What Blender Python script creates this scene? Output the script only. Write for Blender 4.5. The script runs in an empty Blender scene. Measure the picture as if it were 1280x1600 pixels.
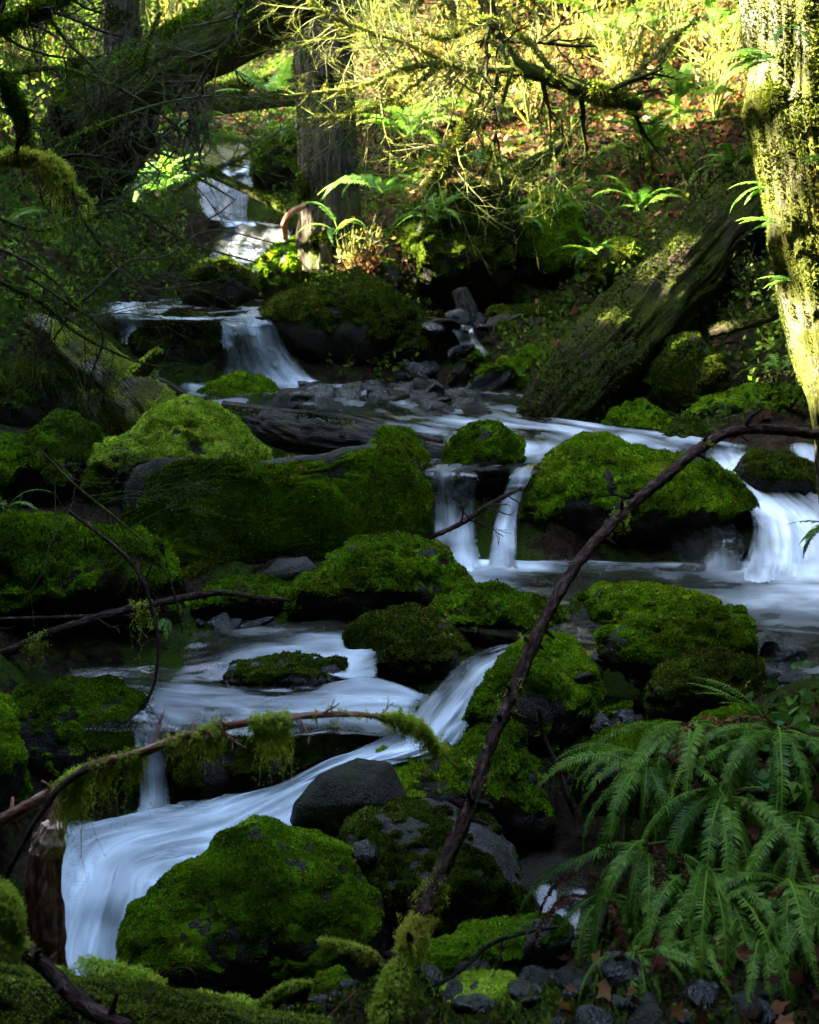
import bpy, bmesh, math
import numpy as np
from mathutils import Vector

# ------------------------------------------------------------------ camera, sky, sun, exposure
SC = bpy.context.scene
COL = SC.collection
CAM = np.array([0.0, 0.0, 4.0]); PITCH = math.radians(12.0); FPX = 1900.0
cam_data = bpy.data.cameras.new('camera')
cam_data.sensor_fit = 'VERTICAL'; cam_data.sensor_height = 36.0
cam_data.lens = FPX / 1600.0 * 36.0
cam_data.clip_start = 0.05; cam_data.clip_end = 500.0
cam_data.dof.use_dof = True; cam_data.dof.focus_distance = 6.8; cam_data.dof.aperture_fstop = 3.5
camera = bpy.data.objects.new('camera', cam_data); COL.objects.link(camera)
camera.location = CAM; camera.rotation_euler = (math.pi/2 - PITCH, 0, 0)
SC.camera = camera

SUN_EL = math.radians(33.0)
SUN_AZ = math.radians(-97.0)          # measured from +y (view direction) towards +x
SUN_DIR = np.array([math.sin(SUN_AZ)*math.cos(SUN_EL), math.cos(SUN_AZ)*math.cos(SUN_EL), math.sin(SUN_EL)])
world = bpy.data.worlds.new('World'); SC.world = world; world.use_nodes = True
wn = world.node_tree
bg = wn.nodes['Background']; sky = wn.nodes.new('ShaderNodeTexSky')
sky.sky_type = 'NISHITA'; sky.sun_disc = False
sky.dust_density = 2.5; sky.ozone_density = .5; sky.sun_elevation = SUN_EL; sky.sun_rotation = SUN_AZ
wn.links.new(sky.outputs[0], bg.inputs[0]); bg.inputs[1].default_value = 0.14
sl = bpy.data.lights.new('sun', 'SUN'); sl.energy = 4.0; sl.angle = math.radians(0.5); sl.color = (1.0, 0.90, 0.70)
sun = bpy.data.objects.new('sun', sl); COL.objects.link(sun)
sun.rotation_euler = Vector(SUN_DIR).to_track_quat('Z', 'Y').to_euler()
SC.view_settings.view_transform = 'Standard'; SC.view_settings.look = 'None'
SC.view_settings.exposure = 5.2; SC.view_settings.gamma = 1.0
SC.view_settings.use_curve_mapping = False
cy = SC.cycles
cy.use_denoising = True; cy.max_bounces = 6; cy.diffuse_bounces = 2; cy.glossy_bounces = 2
cy.transparent_max_bounces = 10; cy.transmission_bounces = 2; cy.caustics_reflective = False; cy.caustics_refractive = False
cy.sample_clamp_indirect = 4.0
try: cy.denoising_prefilter = 'ACCURATE'
except Exception: pass

# ------------------------------------------------------------------ maths helpers
FWD = np.array([0, math.cos(PITCH), -math.sin(PITCH)]); UPV = np.array([0, math.sin(PITCH), math.cos(PITCH)]); RGT = np.array([1.0, 0, 0])
def ray(px, py):
    return FWD + RGT*((px-640)/FPX) + UPV*((800-py)/FPX)
def P(px, py, Y):
    d = ray(px, py); return CAM + d*(Y/d[1])
def W(px, py, z):
    d = ray(px, py); return CAM + d*((z-CAM[2])/d[2])
def ppm(Y): return FPX/Y             # pixels per metre at distance Y

def _hash(ix, iy, iz, seed):
    h = (ix.astype(np.int64)*374761393 + iy.astype(np.int64)*668265263 + iz.astype(np.int64)*2147483647 + seed*974711) & 0xffffffff
    h = ((h ^ (h >> 13))*1274126177) & 0xffffffff
    h = ((h ^ (h >> 15))*2246822519) & 0xffffffff
    return h ^ (h >> 16)
_G = np.array([[1,1,0],[-1,1,0],[1,-1,0],[-1,-1,0],[1,0,1],[-1,0,1],[1,0,-1],[-1,0,-1],[0,1,1],[0,-1,1],[0,1,-1],[0,-1,-1]], float)
def perlin(p, seed=0):
    p = np.asarray(p, float); i = np.floor(p).astype(np.int64); f = p - i
    u = f*f*f*(f*(f*6-15)+10); r = 0
    for dx in (0, 1):
        for dy in (0, 1):
            for dz in (0, 1):
                g = _G[_hash(i[:,0]+dx, i[:,1]+dy, i[:,2]+dz, seed) % 12]
                d = (g*(f-np.array([dx,dy,dz]))).sum(1)
                w = (u[:,0] if dx else 1-u[:,0])*(u[:,1] if dy else 1-u[:,1])*(u[:,2] if dz else 1-u[:,2])
                r = r + w*d
    return r
def fbm(p, scale=1.0, octv=3, seed=0, gain=0.5):
    p = np.asarray(p, float)*scale; a = 1.0; r = np.zeros(len(p))
    for o in range(octv):
        r += a*perlin(p + o*17.3, seed+o*7); p = p*2.03; a *= gain
    return r
def smooth01(x, a, b):
    t = np.clip((x-a)/(b-a), 0, 1); return t*t*(3-2*t)
def norm(v):
    v = np.asarray(v, float); return v/np.maximum(np.linalg.norm(v, axis=-1, keepdims=True), 1e-9)
def catmull(pts, n):
    pts = np.asarray(pts, float); k = len(pts)
    if k == 2: 
        t = np.linspace(0, 1, n)[:, None]; return pts[0]*(1-t)+pts[1]*t
    ext = np.vstack([2*pts[0]-pts[1], pts, 2*pts[-1]-pts[-2]])
    t = np.linspace(0, k-1, n); i = np.minimum(t.astype(int), k-2); f = (t-i)[:, None]
    a, b, c, d = ext[i], ext[i+1], ext[i+2], ext[i+3]
    return 0.5*((2*b)+(-a+c)*f+(2*a-5*b+4*c-d)*f*f+(-a+3*b-3*c+d)*f**3)

# ------------------------------------------------------------------ mesh helpers
class Geo:
    """collects vertices, triangles and quads, then links them as ONE mesh object"""
    def __init__(s): s.V=[]; s.T=[]; s.Q=[]; s.n=0; s.tone=[]; s.uvw=[]; s.mask=[]
    def add(s, V, T=None, Q=None, tone=None, uvw=None, mask=None):
        V = np.asarray(V, float).reshape(-1, 3); n = len(V)
        if n == 0: return
        s.V.append(V)
        if T is not None and len(T): s.T.append(np.asarray(T, np.int64).reshape(-1,3)+s.n)
        if Q is not None and len(Q): s.Q.append(np.asarray(Q, np.int64).reshape(-1,4)+s.n)
        s.tone.append(np.broadcast_to(0.5 if tone is None else tone, (n,)))
        s.mask.append(np.broadcast_to(0.0 if mask is None else mask, (n,)))
        s.uvw.append(np.zeros((n,3)) if uvw is None else np.asarray(uvw, float))
        s.n += n
    def arrays(s):
        V = np.vstack(s.V)
        T = np.vstack(s.T) if s.T else np.zeros((0,3), np.int64)
        Q = np.vstack(s.Q) if s.Q else np.zeros((0,4), np.int64)
        return V, T, Q
    def mesh(s, name, material, smooth=False, origin=None):
        V, T, Q = s.arrays()
        if origin is not None: V = V - np.asarray(origin)
        me = bpy.data.meshes.new(name); nt, nq = len(T), len(Q)
        me.vertices.add(len(V)); me.vertices.foreach_set('co', V.astype(np.float32).ravel())
        me.loops.add(nt*3+nq*4); me.polygons.add(nt+nq)
        me.loops.foreach_set('vertex_index', np.concatenate([T.ravel(), Q.ravel()]).astype(np.int32))
        st = np.concatenate([np.arange(nt)*3, nt*3+np.arange(nq)*4]).astype(np.int32)
        me.polygons.foreach_set('loop_start', st)
        me.polygons.foreach_set('use_smooth', np.full(nt+nq, bool(smooth)))
        for nm, ar, ty in (('tone', s.tone, 'FLOAT'), ('mask', s.mask, 'FLOAT'), ('uvw', s.uvw, 'FLOAT_VECTOR')):
            a = np.vstack(ar) if ty != 'FLOAT' else np.concatenate(ar)
            at = me.attributes.new(nm, ty, 'POINT')
            at.data.foreach_set('value' if ty == 'FLOAT' else 'vector', a.astype(np.float32).ravel())
        me.update(calc_edges=True); me.validate()
        for m in (material if isinstance(material, (list, tuple)) else [material]): me.materials.append(m)
        return me
    def build(s, name, material, parent=None, smooth=False, origin=None):
        if s.n == 0: return None
        if parent is not None: origin = np.array(parent.location)
        if origin is None: origin = np.vstack(s.V).mean(0); origin[2] = np.vstack(s.V)[:,2].min()
        o = bpy.data.objects.new(name, s.mesh(name, material, smooth, origin)); COL.objects.link(o)
        if parent is not None: o.parent = parent
        else: o.location = origin
        return o
def tag(o, label=None, cat=None, group=None, kind=None):
    if label: o['label'] = label
    if cat: o['category'] = cat
    if group: o['group'] = group
    if kind: o['kind'] = kind
    return o
def empty(name, loc, label, cat, group=None):
    o = bpy.data.objects.new(name, None); COL.objects.link(o); o.location = loc; o.empty_display_size = 0.1
    return tag(o, label, cat, group)

_ico = {}
def ico(sub):
    if sub not in _ico:
        bm = bmesh.new(); bmesh.ops.create_icosphere(bm, subdivisions=sub, radius=1.0)
        V = np.array([v.co[:] for v in bm.verts]); F = np.array([[v.index for v in f.verts] for f in bm.faces]); bm.free()
        _ico[sub] = (V, F)
    return _ico[sub]
def vnormals(V, T):
    n = np.cross(V[T[:,1]]-V[T[:,0]], V[T[:,2]]-V[T[:,0]]); N = np.zeros_like(V)
    for k in range(3): np.add.at(N, T[:,k], n)
    return norm(N)
def q2t(Q):
    Q = np.asarray(Q); return np.vstack([Q[:, [0,1,2]], Q[:, [0,2,3]]])
def sample_surf(V, T, n, rng, dens=None):
    a = 0.5*np.linalg.norm(np.cross(V[T[:,1]]-V[T[:,0]], V[T[:,2]]-V[T[:,0]]), axis=1)
    if dens is not None: a = a*dens
    if a.sum() <= 0 or n < 1: return np.zeros((0,3)), np.zeros((0,3)), np.zeros(0, int), np.zeros((0,3))
    k = rng.choice(len(T), n, p=a/a.sum()); u = rng.random((n,2)); f = u.sum(1) > 1; u[f] = 1-u[f]
    b = np.stack([1-u.sum(1), u[:,0], u[:,1]], 1)
    p = (V[T[k]]*b[:,:,None]).sum(1)
    fn = norm(np.cross(V[T[k,1]]-V[T[k,0]], V[T[k,2]]-V[T[k,0]]))
    return p, fn, k, b
def tufts(geo, p, N, length, width, rng, spread=0.8, droop=0.0, tone=None):
    """small upright blades, one triangle each, growing from points p with normals N"""
    n = len(p)
    if n == 0: return
    d = norm(N + spread*rng.normal(size=(n,3))*0.6 + np.array([0,0,-droop]))
    t = norm(np.cross(d, rng.normal(size=(n,3))))
    L = length*rng.uniform(.5, 1.3, (n,1)); w = width*rng.uniform(.6, 1.3, (n,1))
    b = p - N*length*0.15
    V = np.stack([b-t*w, b+t*w, b+d*L], 1).reshape(-1,3)
    tn = np.clip(rng.beta(2,2,n) if tone is None else tone + rng.normal(0,.16,n), 0, 1)
    geo.add(V, T=np.arange(3*n).reshape(-1,3), tone=np.repeat(tn,3))
def leaves(geo, p, N, length, width, rng, spread=1.0, tone=None, fold=0.15, droop=0.0):
    """small diamond leaves of two triangles folded on the midrib"""
    n = len(p)
    if n == 0: return
    d = norm(N*0.5 + spread*rng.normal(size=(n,3)) + np.array([0,0,-droop]))
    t = norm(np.cross(d, rng.normal(size=(n,3)))); u = np.cross(d, t)
    L = np.reshape(length*rng.uniform(.6,1.3,n), (n,1)); w = np.reshape(width*rng.uniform(.6,1.3,n), (n,1))
    V = np.stack([p, p+d*L*.5+t*w+u*w*fold*2, p+d*L, p+d*L*.5-t*w+u*w*fold*2], 1).reshape(-1,3)
    i = np.arange(n)[:,None]*4
    T = np.vstack([i+np.array([0,1,2]), i+np.array([0,2,3])])
    tn = rng.random(n) if tone is None else np.clip(tone + rng.normal(0,.18,n), 0, 1)
    geo.add(V, T=T, tone=np.repeat(tn,4))

def tube_arrays(pts, rad, sides=8, n=None, noise=0.0, nscale=2.0, seed=0, ridge=0.0, ridgen=9, cap=True, flare=None):
    pts = np.asarray(pts, float); k = len(pts); rad = np.atleast_1d(np.asarray(rad, float))
    if len(rad) == 1: rad = np.repeat(rad, k)
    if n is None: n = max(k, 2)
    c = catmull(pts, n); r = np.interp(np.linspace(0,1,n), np.linspace(0,1,len(rad)), rad)
    t = norm(np.gradient(c, axis=0)); s = np.concatenate([[0], np.cumsum(np.linalg.norm(np.diff(c, axis=0), axis=1))])
    a = np.array([0,0,1.0]) if abs(t[0,2]) < .9 else np.array([1.0,0,0])
    u = norm(np.cross(t[0], a)); U = np.zeros((n,3)); U[0] = u
    for i in range(1, n):
        u = u - t[i]*np.dot(u, t[i]); u = u/max(np.linalg.norm(u), 1e-9); U[i] = u
    B = np.cross(t, U); th = np.arange(sides)*2*math.pi/sides
    ct, st = np.cos(th), np.sin(th)
    dirs = U[:,None,:]*ct[None,:,None] + B[:,None,:]*st[None,:,None]
    R = np.repeat(r[:,None], sides, 1)
    q = np.stack([np.repeat(ct[None],n,0), np.repeat(st[None],n,0), np.repeat(s[:,None],sides,1)/max(r.mean(),1e-4)*.5], 2).reshape(-1,3)
    if noise: R = R*(1+noise*fbm(q, nscale, 3, seed).reshape(n, sides))
    if ridge:
        tw = q.copy(); tw[:,:2] *= ridgen/3.0; tw[:,2] *= 0.45
        rr = np.abs(fbm(tw, 1.0, 3, seed+5)).reshape(n, sides)
        R = R*(1-ridge*(1-np.clip(rr*4,0,1)))
    V = (c[:,None,:] + dirs*R[:,:,None]).reshape(-1,3)
    i = np.arange(n-1)[:,None]*sides; j = np.arange(sides)[None]; j2 = (j+1) % sides
    Q = np.stack([i+j, i+j2, i+sides+j2, i+sides+j], 2).reshape(-1,4)
    uvw = np.stack([np.repeat(ct[None],n,0)*r[:,None], np.repeat(st[None],n,0)*r[:,None], np.repeat(s[:,None],sides,1)], 2).reshape(-1,3)
    T = np.zeros((0,3), int)
    if cap:
        m = len(V); V = np.vstack([V, c[0]-t[0]*r[0]*.25, c[-1]+t[-1]*r[-1]*.25]); uvw = np.vstack([uvw, [0,0,0], [0,0,s[-1]]])
        jj = np.arange(sides); j3 = (jj+1) % sides; e = (n-1)*sides
        T = np.vstack([np.stack([np.full(sides,m), j3, jj],1), np.stack([np.full(sides,m+1), e+jj, e+j3],1)])
    return V, T, Q, uvw
def add_tube(geo, pts, rad, **k):
    tn = k.pop('tone', 0.5); V, T, Q, uvw = tube_arrays(pts, rad, **k); geo.add(V, T=T, Q=Q, uvw=uvw, tone=tn)
    return V, np.vstack([T, q2t(Q)]), uvw

# ------------------------------------------------------------------ materials
def newmat(name):
    m = bpy.data.materials.new(name); m.use_nodes = True; nt = m.node_tree; nt.nodes.clear()
    out = nt.nodes.new('ShaderNodeOutputMaterial'); return m, nt, out
class NT:
    def __init__(s, nt): s.nt = nt
    def n(s, t, **k):
        x = s.nt.nodes.new(t)
        for a, b in k.items(): setattr(x, a, b)
        return x
    def l(s, a, b): s.nt.links.new(a, b)
    def attr(s, name, out='Fac'):
        x = s.n('ShaderNodeAttribute', attribute_name=name); return x.outputs[out]
    def noise(s, scale, detail=4, rough=.55, vec=None, dist=0):
        x = s.n('ShaderNodeTexNoise'); x.inputs['Scale'].default_value = scale; x.inputs['Detail'].default_value = detail
        x.inputs['Roughness'].default_value = rough; x.inputs['Distortion'].default_value = dist
        if vec is not None: s.l(vec, x.inputs['Vector'])
        return x.outputs[0]
    def ramp(s, fac, stops):
        x = s.n('ShaderNodeValToRGB'); e = x.color_ramp.elements
        while len(e) < len(stops): e.new(0.5)
        for i, (p, c) in enumerate(stops):
            e[i].position = p; e[i].color = (*c, 1) if len(c) == 3 else c
        s.l(fac, x.inputs[0]); return x.outputs[0]
    def math(s, op, a, b=None, c=None, clamp=False):
        x = s.n('ShaderNodeMath', operation=op); x.use_clamp = clamp
        for i, v in enumerate((a, b, c)):
            if v is None: continue
            if isinstance(v, (int, float)): x.inputs[i].default_value = v
            else: s.l(v, x.inputs[i])
        return x.outputs[0]
    def mapr(s, v, a, b, c=0., d=1.):
        x = s.n('ShaderNodeMapRange'); x.clamp = True
        for i, q in enumerate((v, a, b, c, d)):
            if isinstance(q, (int, float)): x.inputs[i].default_value = q
            else: s.l(q, x.inputs[i])
        return x.outputs[0]
    def mix(s, f, a, b, mode='MIX'):
        x = s.n('ShaderNodeMixRGB', blend_type=mode)
        for i, v in enumerate((f, a, b)):
            if isinstance(v, (int, float)): x.inputs[i].default_value = v
            elif isinstance(v, tuple): x.inputs[i].default_value = (*v, 1)
            else: s.l(v, x.inputs[i])
        return x.outputs[0]
    def bump(s, h, strength=.5, dist=.02):
        x = s.n('ShaderNodeBump'); x.inputs['Strength'].default_value = strength; x.inputs['Distance'].default_value = dist
        s.l(h, x.inputs['Height']); return x.outputs[0]
    def bsdf(s, color, rough=.8, spec=.3, normal=None, alpha=None):
        x = s.n('ShaderNodeBsdfPrincipled')
        for k, v in (('Base Color', color), ('Roughness', rough), ('Specular IOR Level', spec), ('Normal', normal), ('Alpha', alpha)):
            if v is None: continue
            if isinstance(v, (int, float)): x.inputs[k].default_value = v
            elif isinstance(v, tuple): x.inputs[k].default_value = (*v, 1)
            else: s.l(v, x.inputs[k])
        return x.outputs[0]
def leaf_mat(name, stops, trans=.4, rough=.5, spec=.3, noise_scale=1.3, tr_gain=1.6):
    m, nt, out = newmat(name); N = NT(nt)
    geo = N.n('ShaderNodeNewGeometry')
    big = N.noise(noise_scale, 3, .5, geo.outputs['Position'])
    t = N.math('ADD', N.attr('tone'), N.mapr(big, .3, .7, -.25, .25), clamp=True)
    c = N.ramp(t, stops)
    if name.startswith('moss'):
        v = N.mapr(N.noise(2.3, 4, .6, geo.outputs['Position']), .52, .68, 0, .65); c = N.mix(v, c, N.mix(1.0, c, (1.25,.78,1.0), 'MULTIPLY'))
    b = N.bsdf(c, rough, spec)
    tr = N.n('ShaderNodeBsdfTranslucent'); N.l(N.mix(1.0, c, (tr_gain, tr_gain, tr_gain*.5), 'MULTIPLY'), tr.inputs[0])
    mx = N.n('ShaderNodeMixShader'); mx.inputs[0].default_value = trans; N.l(b, mx.inputs[1]); N.l(tr.outputs[0], mx.inputs[2])
    N.l(mx.outputs[0], out.inputs[0]); return m
M = {}
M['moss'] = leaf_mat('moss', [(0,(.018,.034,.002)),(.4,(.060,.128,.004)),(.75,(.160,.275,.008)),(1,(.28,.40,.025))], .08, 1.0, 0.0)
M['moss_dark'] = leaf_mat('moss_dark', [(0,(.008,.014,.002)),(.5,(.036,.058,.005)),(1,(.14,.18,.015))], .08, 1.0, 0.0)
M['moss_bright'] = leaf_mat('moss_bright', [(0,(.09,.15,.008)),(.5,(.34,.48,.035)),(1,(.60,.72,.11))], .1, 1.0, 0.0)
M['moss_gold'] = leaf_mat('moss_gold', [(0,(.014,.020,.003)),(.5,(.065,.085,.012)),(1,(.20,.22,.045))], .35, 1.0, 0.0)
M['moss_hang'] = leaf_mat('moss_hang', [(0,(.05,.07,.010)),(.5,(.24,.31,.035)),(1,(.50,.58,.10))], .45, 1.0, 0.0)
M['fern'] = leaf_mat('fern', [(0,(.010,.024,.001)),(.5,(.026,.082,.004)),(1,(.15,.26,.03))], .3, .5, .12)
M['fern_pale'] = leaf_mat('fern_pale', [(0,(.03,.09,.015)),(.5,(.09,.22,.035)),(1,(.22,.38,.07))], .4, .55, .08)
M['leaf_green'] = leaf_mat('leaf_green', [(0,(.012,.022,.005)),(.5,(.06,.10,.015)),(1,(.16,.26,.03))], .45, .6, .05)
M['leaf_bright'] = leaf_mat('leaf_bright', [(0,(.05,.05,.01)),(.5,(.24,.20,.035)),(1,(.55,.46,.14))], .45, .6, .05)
M['leaf_brown'] = leaf_mat('leaf_brown', [(0,(.012,.006,.004)),(.4,(.055,.020,.010)),(.75,(.20,.09,.035)),(1,(.60,.38,.18))], .3, .7, .05)
M['needle'] = leaf_mat('needle', [(0,(.006,.014,.004)),(.5,(.02,.04,.008)),(1,(.05,.09,.015))], .2, .8, .0)

def rock_mat(name, c0, c1, c2, rough=(.35,.8), spec=.18):
    m, nt, out = newmat(name); N = NT(nt); co = N.n('ShaderNodeNewGeometry').outputs['Position']
    n1 = N.noise(3.0, 6, .6, co, .4); n2 = N.noise(22, 5, .65, co); n3 = N.noise(90, 3, .6, co)
    c = N.ramp(N.math('ADD', N.math('MULTIPLY', n1, .6), N.math('MULTIPLY', n2, .4)), [(.30,c0),(.52,c1),(.72,c2)])
    sp = N.mapr(n3, .60, .72); c = N.mix(N.math('MULTIPLY', sp, .25), c, (.28,.30,.28))
    gr = N.mapr(N.noise(5.5, 5, .7, co), .50, .62, 0, .75)
    c = N.mix(gr, c, (.022,.032,.008))
    vo = N.n('ShaderNodeTexVoronoi', feature='DISTANCE_TO_EDGE'); vo.inputs['Scale'].default_value = 4.0
    wv = N.n('ShaderNodeVectorMath', operation='ADD'); N.l(co, wv.inputs[0])
    nn = N.n('ShaderNodeTexNoise'); nn.inputs['Scale'].default_value = 3.0; N.l(co, nn.inputs['Vector']); N.l(nn.outputs['Color'], wv.inputs[1])
    N.l(wv.outputs[0], vo.inputs['Vector'])
    h = N.math('ADD', N.math('MULTIPLY', n2, .7), N.math('MULTIPLY', n3, .35))
    h = N.math('ADD', h, N.math('MULTIPLY', N.mapr(vo.outputs[0], 0, .02), .10))
    b = N.bsdf(c, N.mapr(n2, .35, .65, rough[0], rough[1]), spec, N.bump(h, 1.0, .045))
    N.l(b, out.inputs[0]); return m
M['rock'] = rock_mat('rock', (.006,.005,.003), (.018,.015,.010), (.050,.042,.030))
M['rock_grey'] = rock_mat('rock_grey', (.012,.011,.009), (.042,.038,.032), (.13,.12,.10), (.3,.75))
M['rock_wet'] = rock_mat('rock_wet', (.004,.0035,.003), (.013,.012,.010), (.05,.047,.045), (.05,.38), .75)

def bark_mat(name, c0, c1, c2, moss=.35, mosscol=((.03,.05,.008),(.10,.13,.02)), grain=(9,9,1.5)):
    m, nt, out = newmat(name); N = NT(nt); uv = N.attr('uvw', 'Vector'); co = N.n('ShaderNodeNewGeometry').outputs['Position']
    mp = N.n('ShaderNodeMapping'); mp.inputs['Scale'].default_value = grain; N.l(uv, mp.inputs['Vector'])
    g = N.noise(2.6, 6, .65, mp.outputs[0], .6); f = N.noise(40, 4, .6, co)
    c = N.ramp(g, [(.32,c0),(.5,c1),(.7,c2)])
    mm = N.math('ADD', N.noise(2.2, 5, .7, co), N.math('MULTIPLY', f, .25))
    mk = N.mapr(mm, .80-moss*.5, .95-moss*.5)
    c = N.mix(mk, c, N.ramp(f, [(.3,mosscol[0]),(.7,mosscol[1])]))
    h = N.math('ADD', N.math('MULTIPLY', g, 1.0), N.math('MULTIPLY', f, .25))
    N.l(N.bsdf(c, .85, .04, N.bump(h, .9, .05)), out.inputs[0]); return m
M['bark'] = bark_mat('bark', (.008,.006,.005), (.050,.040,.030), (.14,.12,.085))
M['bark_mossy'] = bark_mat('bark_mossy', (.010,.008,.005), (.030,.026,.016), (.09,.062,.038), .58, ((.016,.022,.004),(.055,.070,.010)))
M['bark_pale'] = bark_mat('bark_pale', (.016,.014,.010), (.12,.11,.08), (.30,.28,.20), .60, ((.04,.05,.010),(.14,.15,.03)), (26,26,7))
M['bark_red'] = bark_mat('bark_red', (.06,.028,.018), (.32,.14,.09), (.68,.44,.33), .1, grain=(12,12,2.5))
M['twig'] = bark_mat('twig', (.010,.006,.005), (.048,.028,.022), (.17,.11,.085), .2, grain=(20,20,6))
M['twig_skylit'] = bark_mat('twig_skylit', (.018,.015,.008), (.075,.065,.040), (.20,.18,.11), .4, ((.03,.04,.006),(.10,.13,.02)), (20,20,6))  # lightened twig bark, standing in for skylight on the upper left tangle
M['twig_pale'] = bark_mat('twig_pale', (.06,.06,.02), (.22,.22,.09), (.42,.42,.2), .5, ((.14,.18,.02),(.36,.40,.07)), (20,20,6))
M['driftwood'] = bark_mat('driftwood', (.010,.008,.007), (.038,.032,.028), (.10,.09,.08), .25, grain=(16,16,1.2))
m, nt, out = newmat('cut_wood'); N = NT(nt); co = N.n('ShaderNodeNewGeometry').outputs['Position']
g = N.noise(30, 5, .6, co); N.l(N.bsdf(N.ramp(g, [(.3,(.42,.22,.13)),(.7,(.80,.60,.45))]), .8, .2, N.bump(g,.5,.01)), out.inputs[0]); M['cut_wood'] = m

m, nt, out = newmat('forest_floor'); N = NT(nt); co = N.n('ShaderNodeNewGeometry').outputs['Position']
a = N.noise(1.1, 6, .65, co); b = N.noise(11, 6, .7, co); f = N.noise(70, 4, .6, co)
c = N.ramp(b, [(.3,(.006,.005,.004)),(.5,(.024,.017,.011)),(.7,(.060,.040,.024))])
mossy = N.ramp(f, [(.3,(.010,.020,.003)),(.7,(.045,.080,.010))])
c = N.mix(N.mapr(N.math('ADD', a, N.math('MULTIPLY', b, .4)), .66, .76), c, mossy)
N.l(N.bsdf(c, .95, .0, N.bump(N.math('ADD', b, N.math('MULTIPLY', f, .4)), .9, .06)), out.inputs[0]); M['floor'] = m

# water: mask = how much air is whipped into it, tone = distance to the ribbon's side (0 edge .. 1 middle), uvw = across / along the flow
m, nt, out = newmat('stream_water'); N = NT(nt); uv = N.attr('uvw', 'Vector')
def stretch(sx, sy):
    mp = N.n('ShaderNodeMapping'); mp.inputs['Scale'].default_value = (sx, sy, 1); N.l(uv, mp.inputs['Vector']); return mp.outputs[0]
s1 = N.noise(1.0, 4, .6, stretch(9, .9), .3); s2 = N.noise(1.0, 3, .6, stretch(38, 1.2)); s3 = N.noise(1.0, 4, .55, stretch(2.2, .8), .5)
gz_ = N.n('ShaderNodeSeparateXYZ'); N.l(N.n('ShaderNodeNewGeometry').outputs['True Normal'], gz_.inputs[0])
steep = N.mapr(N.math('ABSOLUTE', gz_.outputs[2]), .97, .70)
s4 = N.noise(2.4, 3, .5, N.n('ShaderNodeNewGeometry').outputs['Position'], .3)
soft = N.math('ADD', N.math('MULTIPLY', s3, .62), N.math('MULTIPLY', s4, .38))
hard = N.math('ADD', N.math('ADD', N.math('MULTIPLY', s1, .50), N.math('MULTIPLY', s2, .20)), N.math('MULTIPLY', s3, .40))
st = N.math('ADD', N.math('MULTIPLY', soft, N.math('SUBTRACT', 1.0, N.math('MULTIPLY', steep, .6))), N.math('MULTIPLY', hard, N.math('MULTIPLY', steep, .6)))
st = N.math('ADD', st, .03)
foam = N.attr('mask'); edge = N.attr('tone')
f = N.math('ADD', foam, N.math('MULTIPLY', N.math('SUBTRACT', st, .60), 3.3))
fo = N.mapr(f, .0, 1.25); fo = N.math('POWER', fo, 1.35)
clear = N.mix(N.mapr(s3,.35,.65), (.012,.013,.009), (.040,.038,.025))
col = N.mix(fo, clear, (.76,.87,.92))
rgh = N.mapr(fo, 0, .35, .14, .8)
al = N.mapr(N.math('ADD', edge, N.math('MULTIPLY', N.math('SUBTRACT', st, .56), 1.3)), .08, .70)
wb = N.bsdf(col, rgh, .5, N.bump(st, .12, .03), N.math('MULTIPLY', al, N.mapr(fo, 0, .35, .62, 1.0)))
N.l(wb, out.inputs[0]); M['water'] = m

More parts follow.
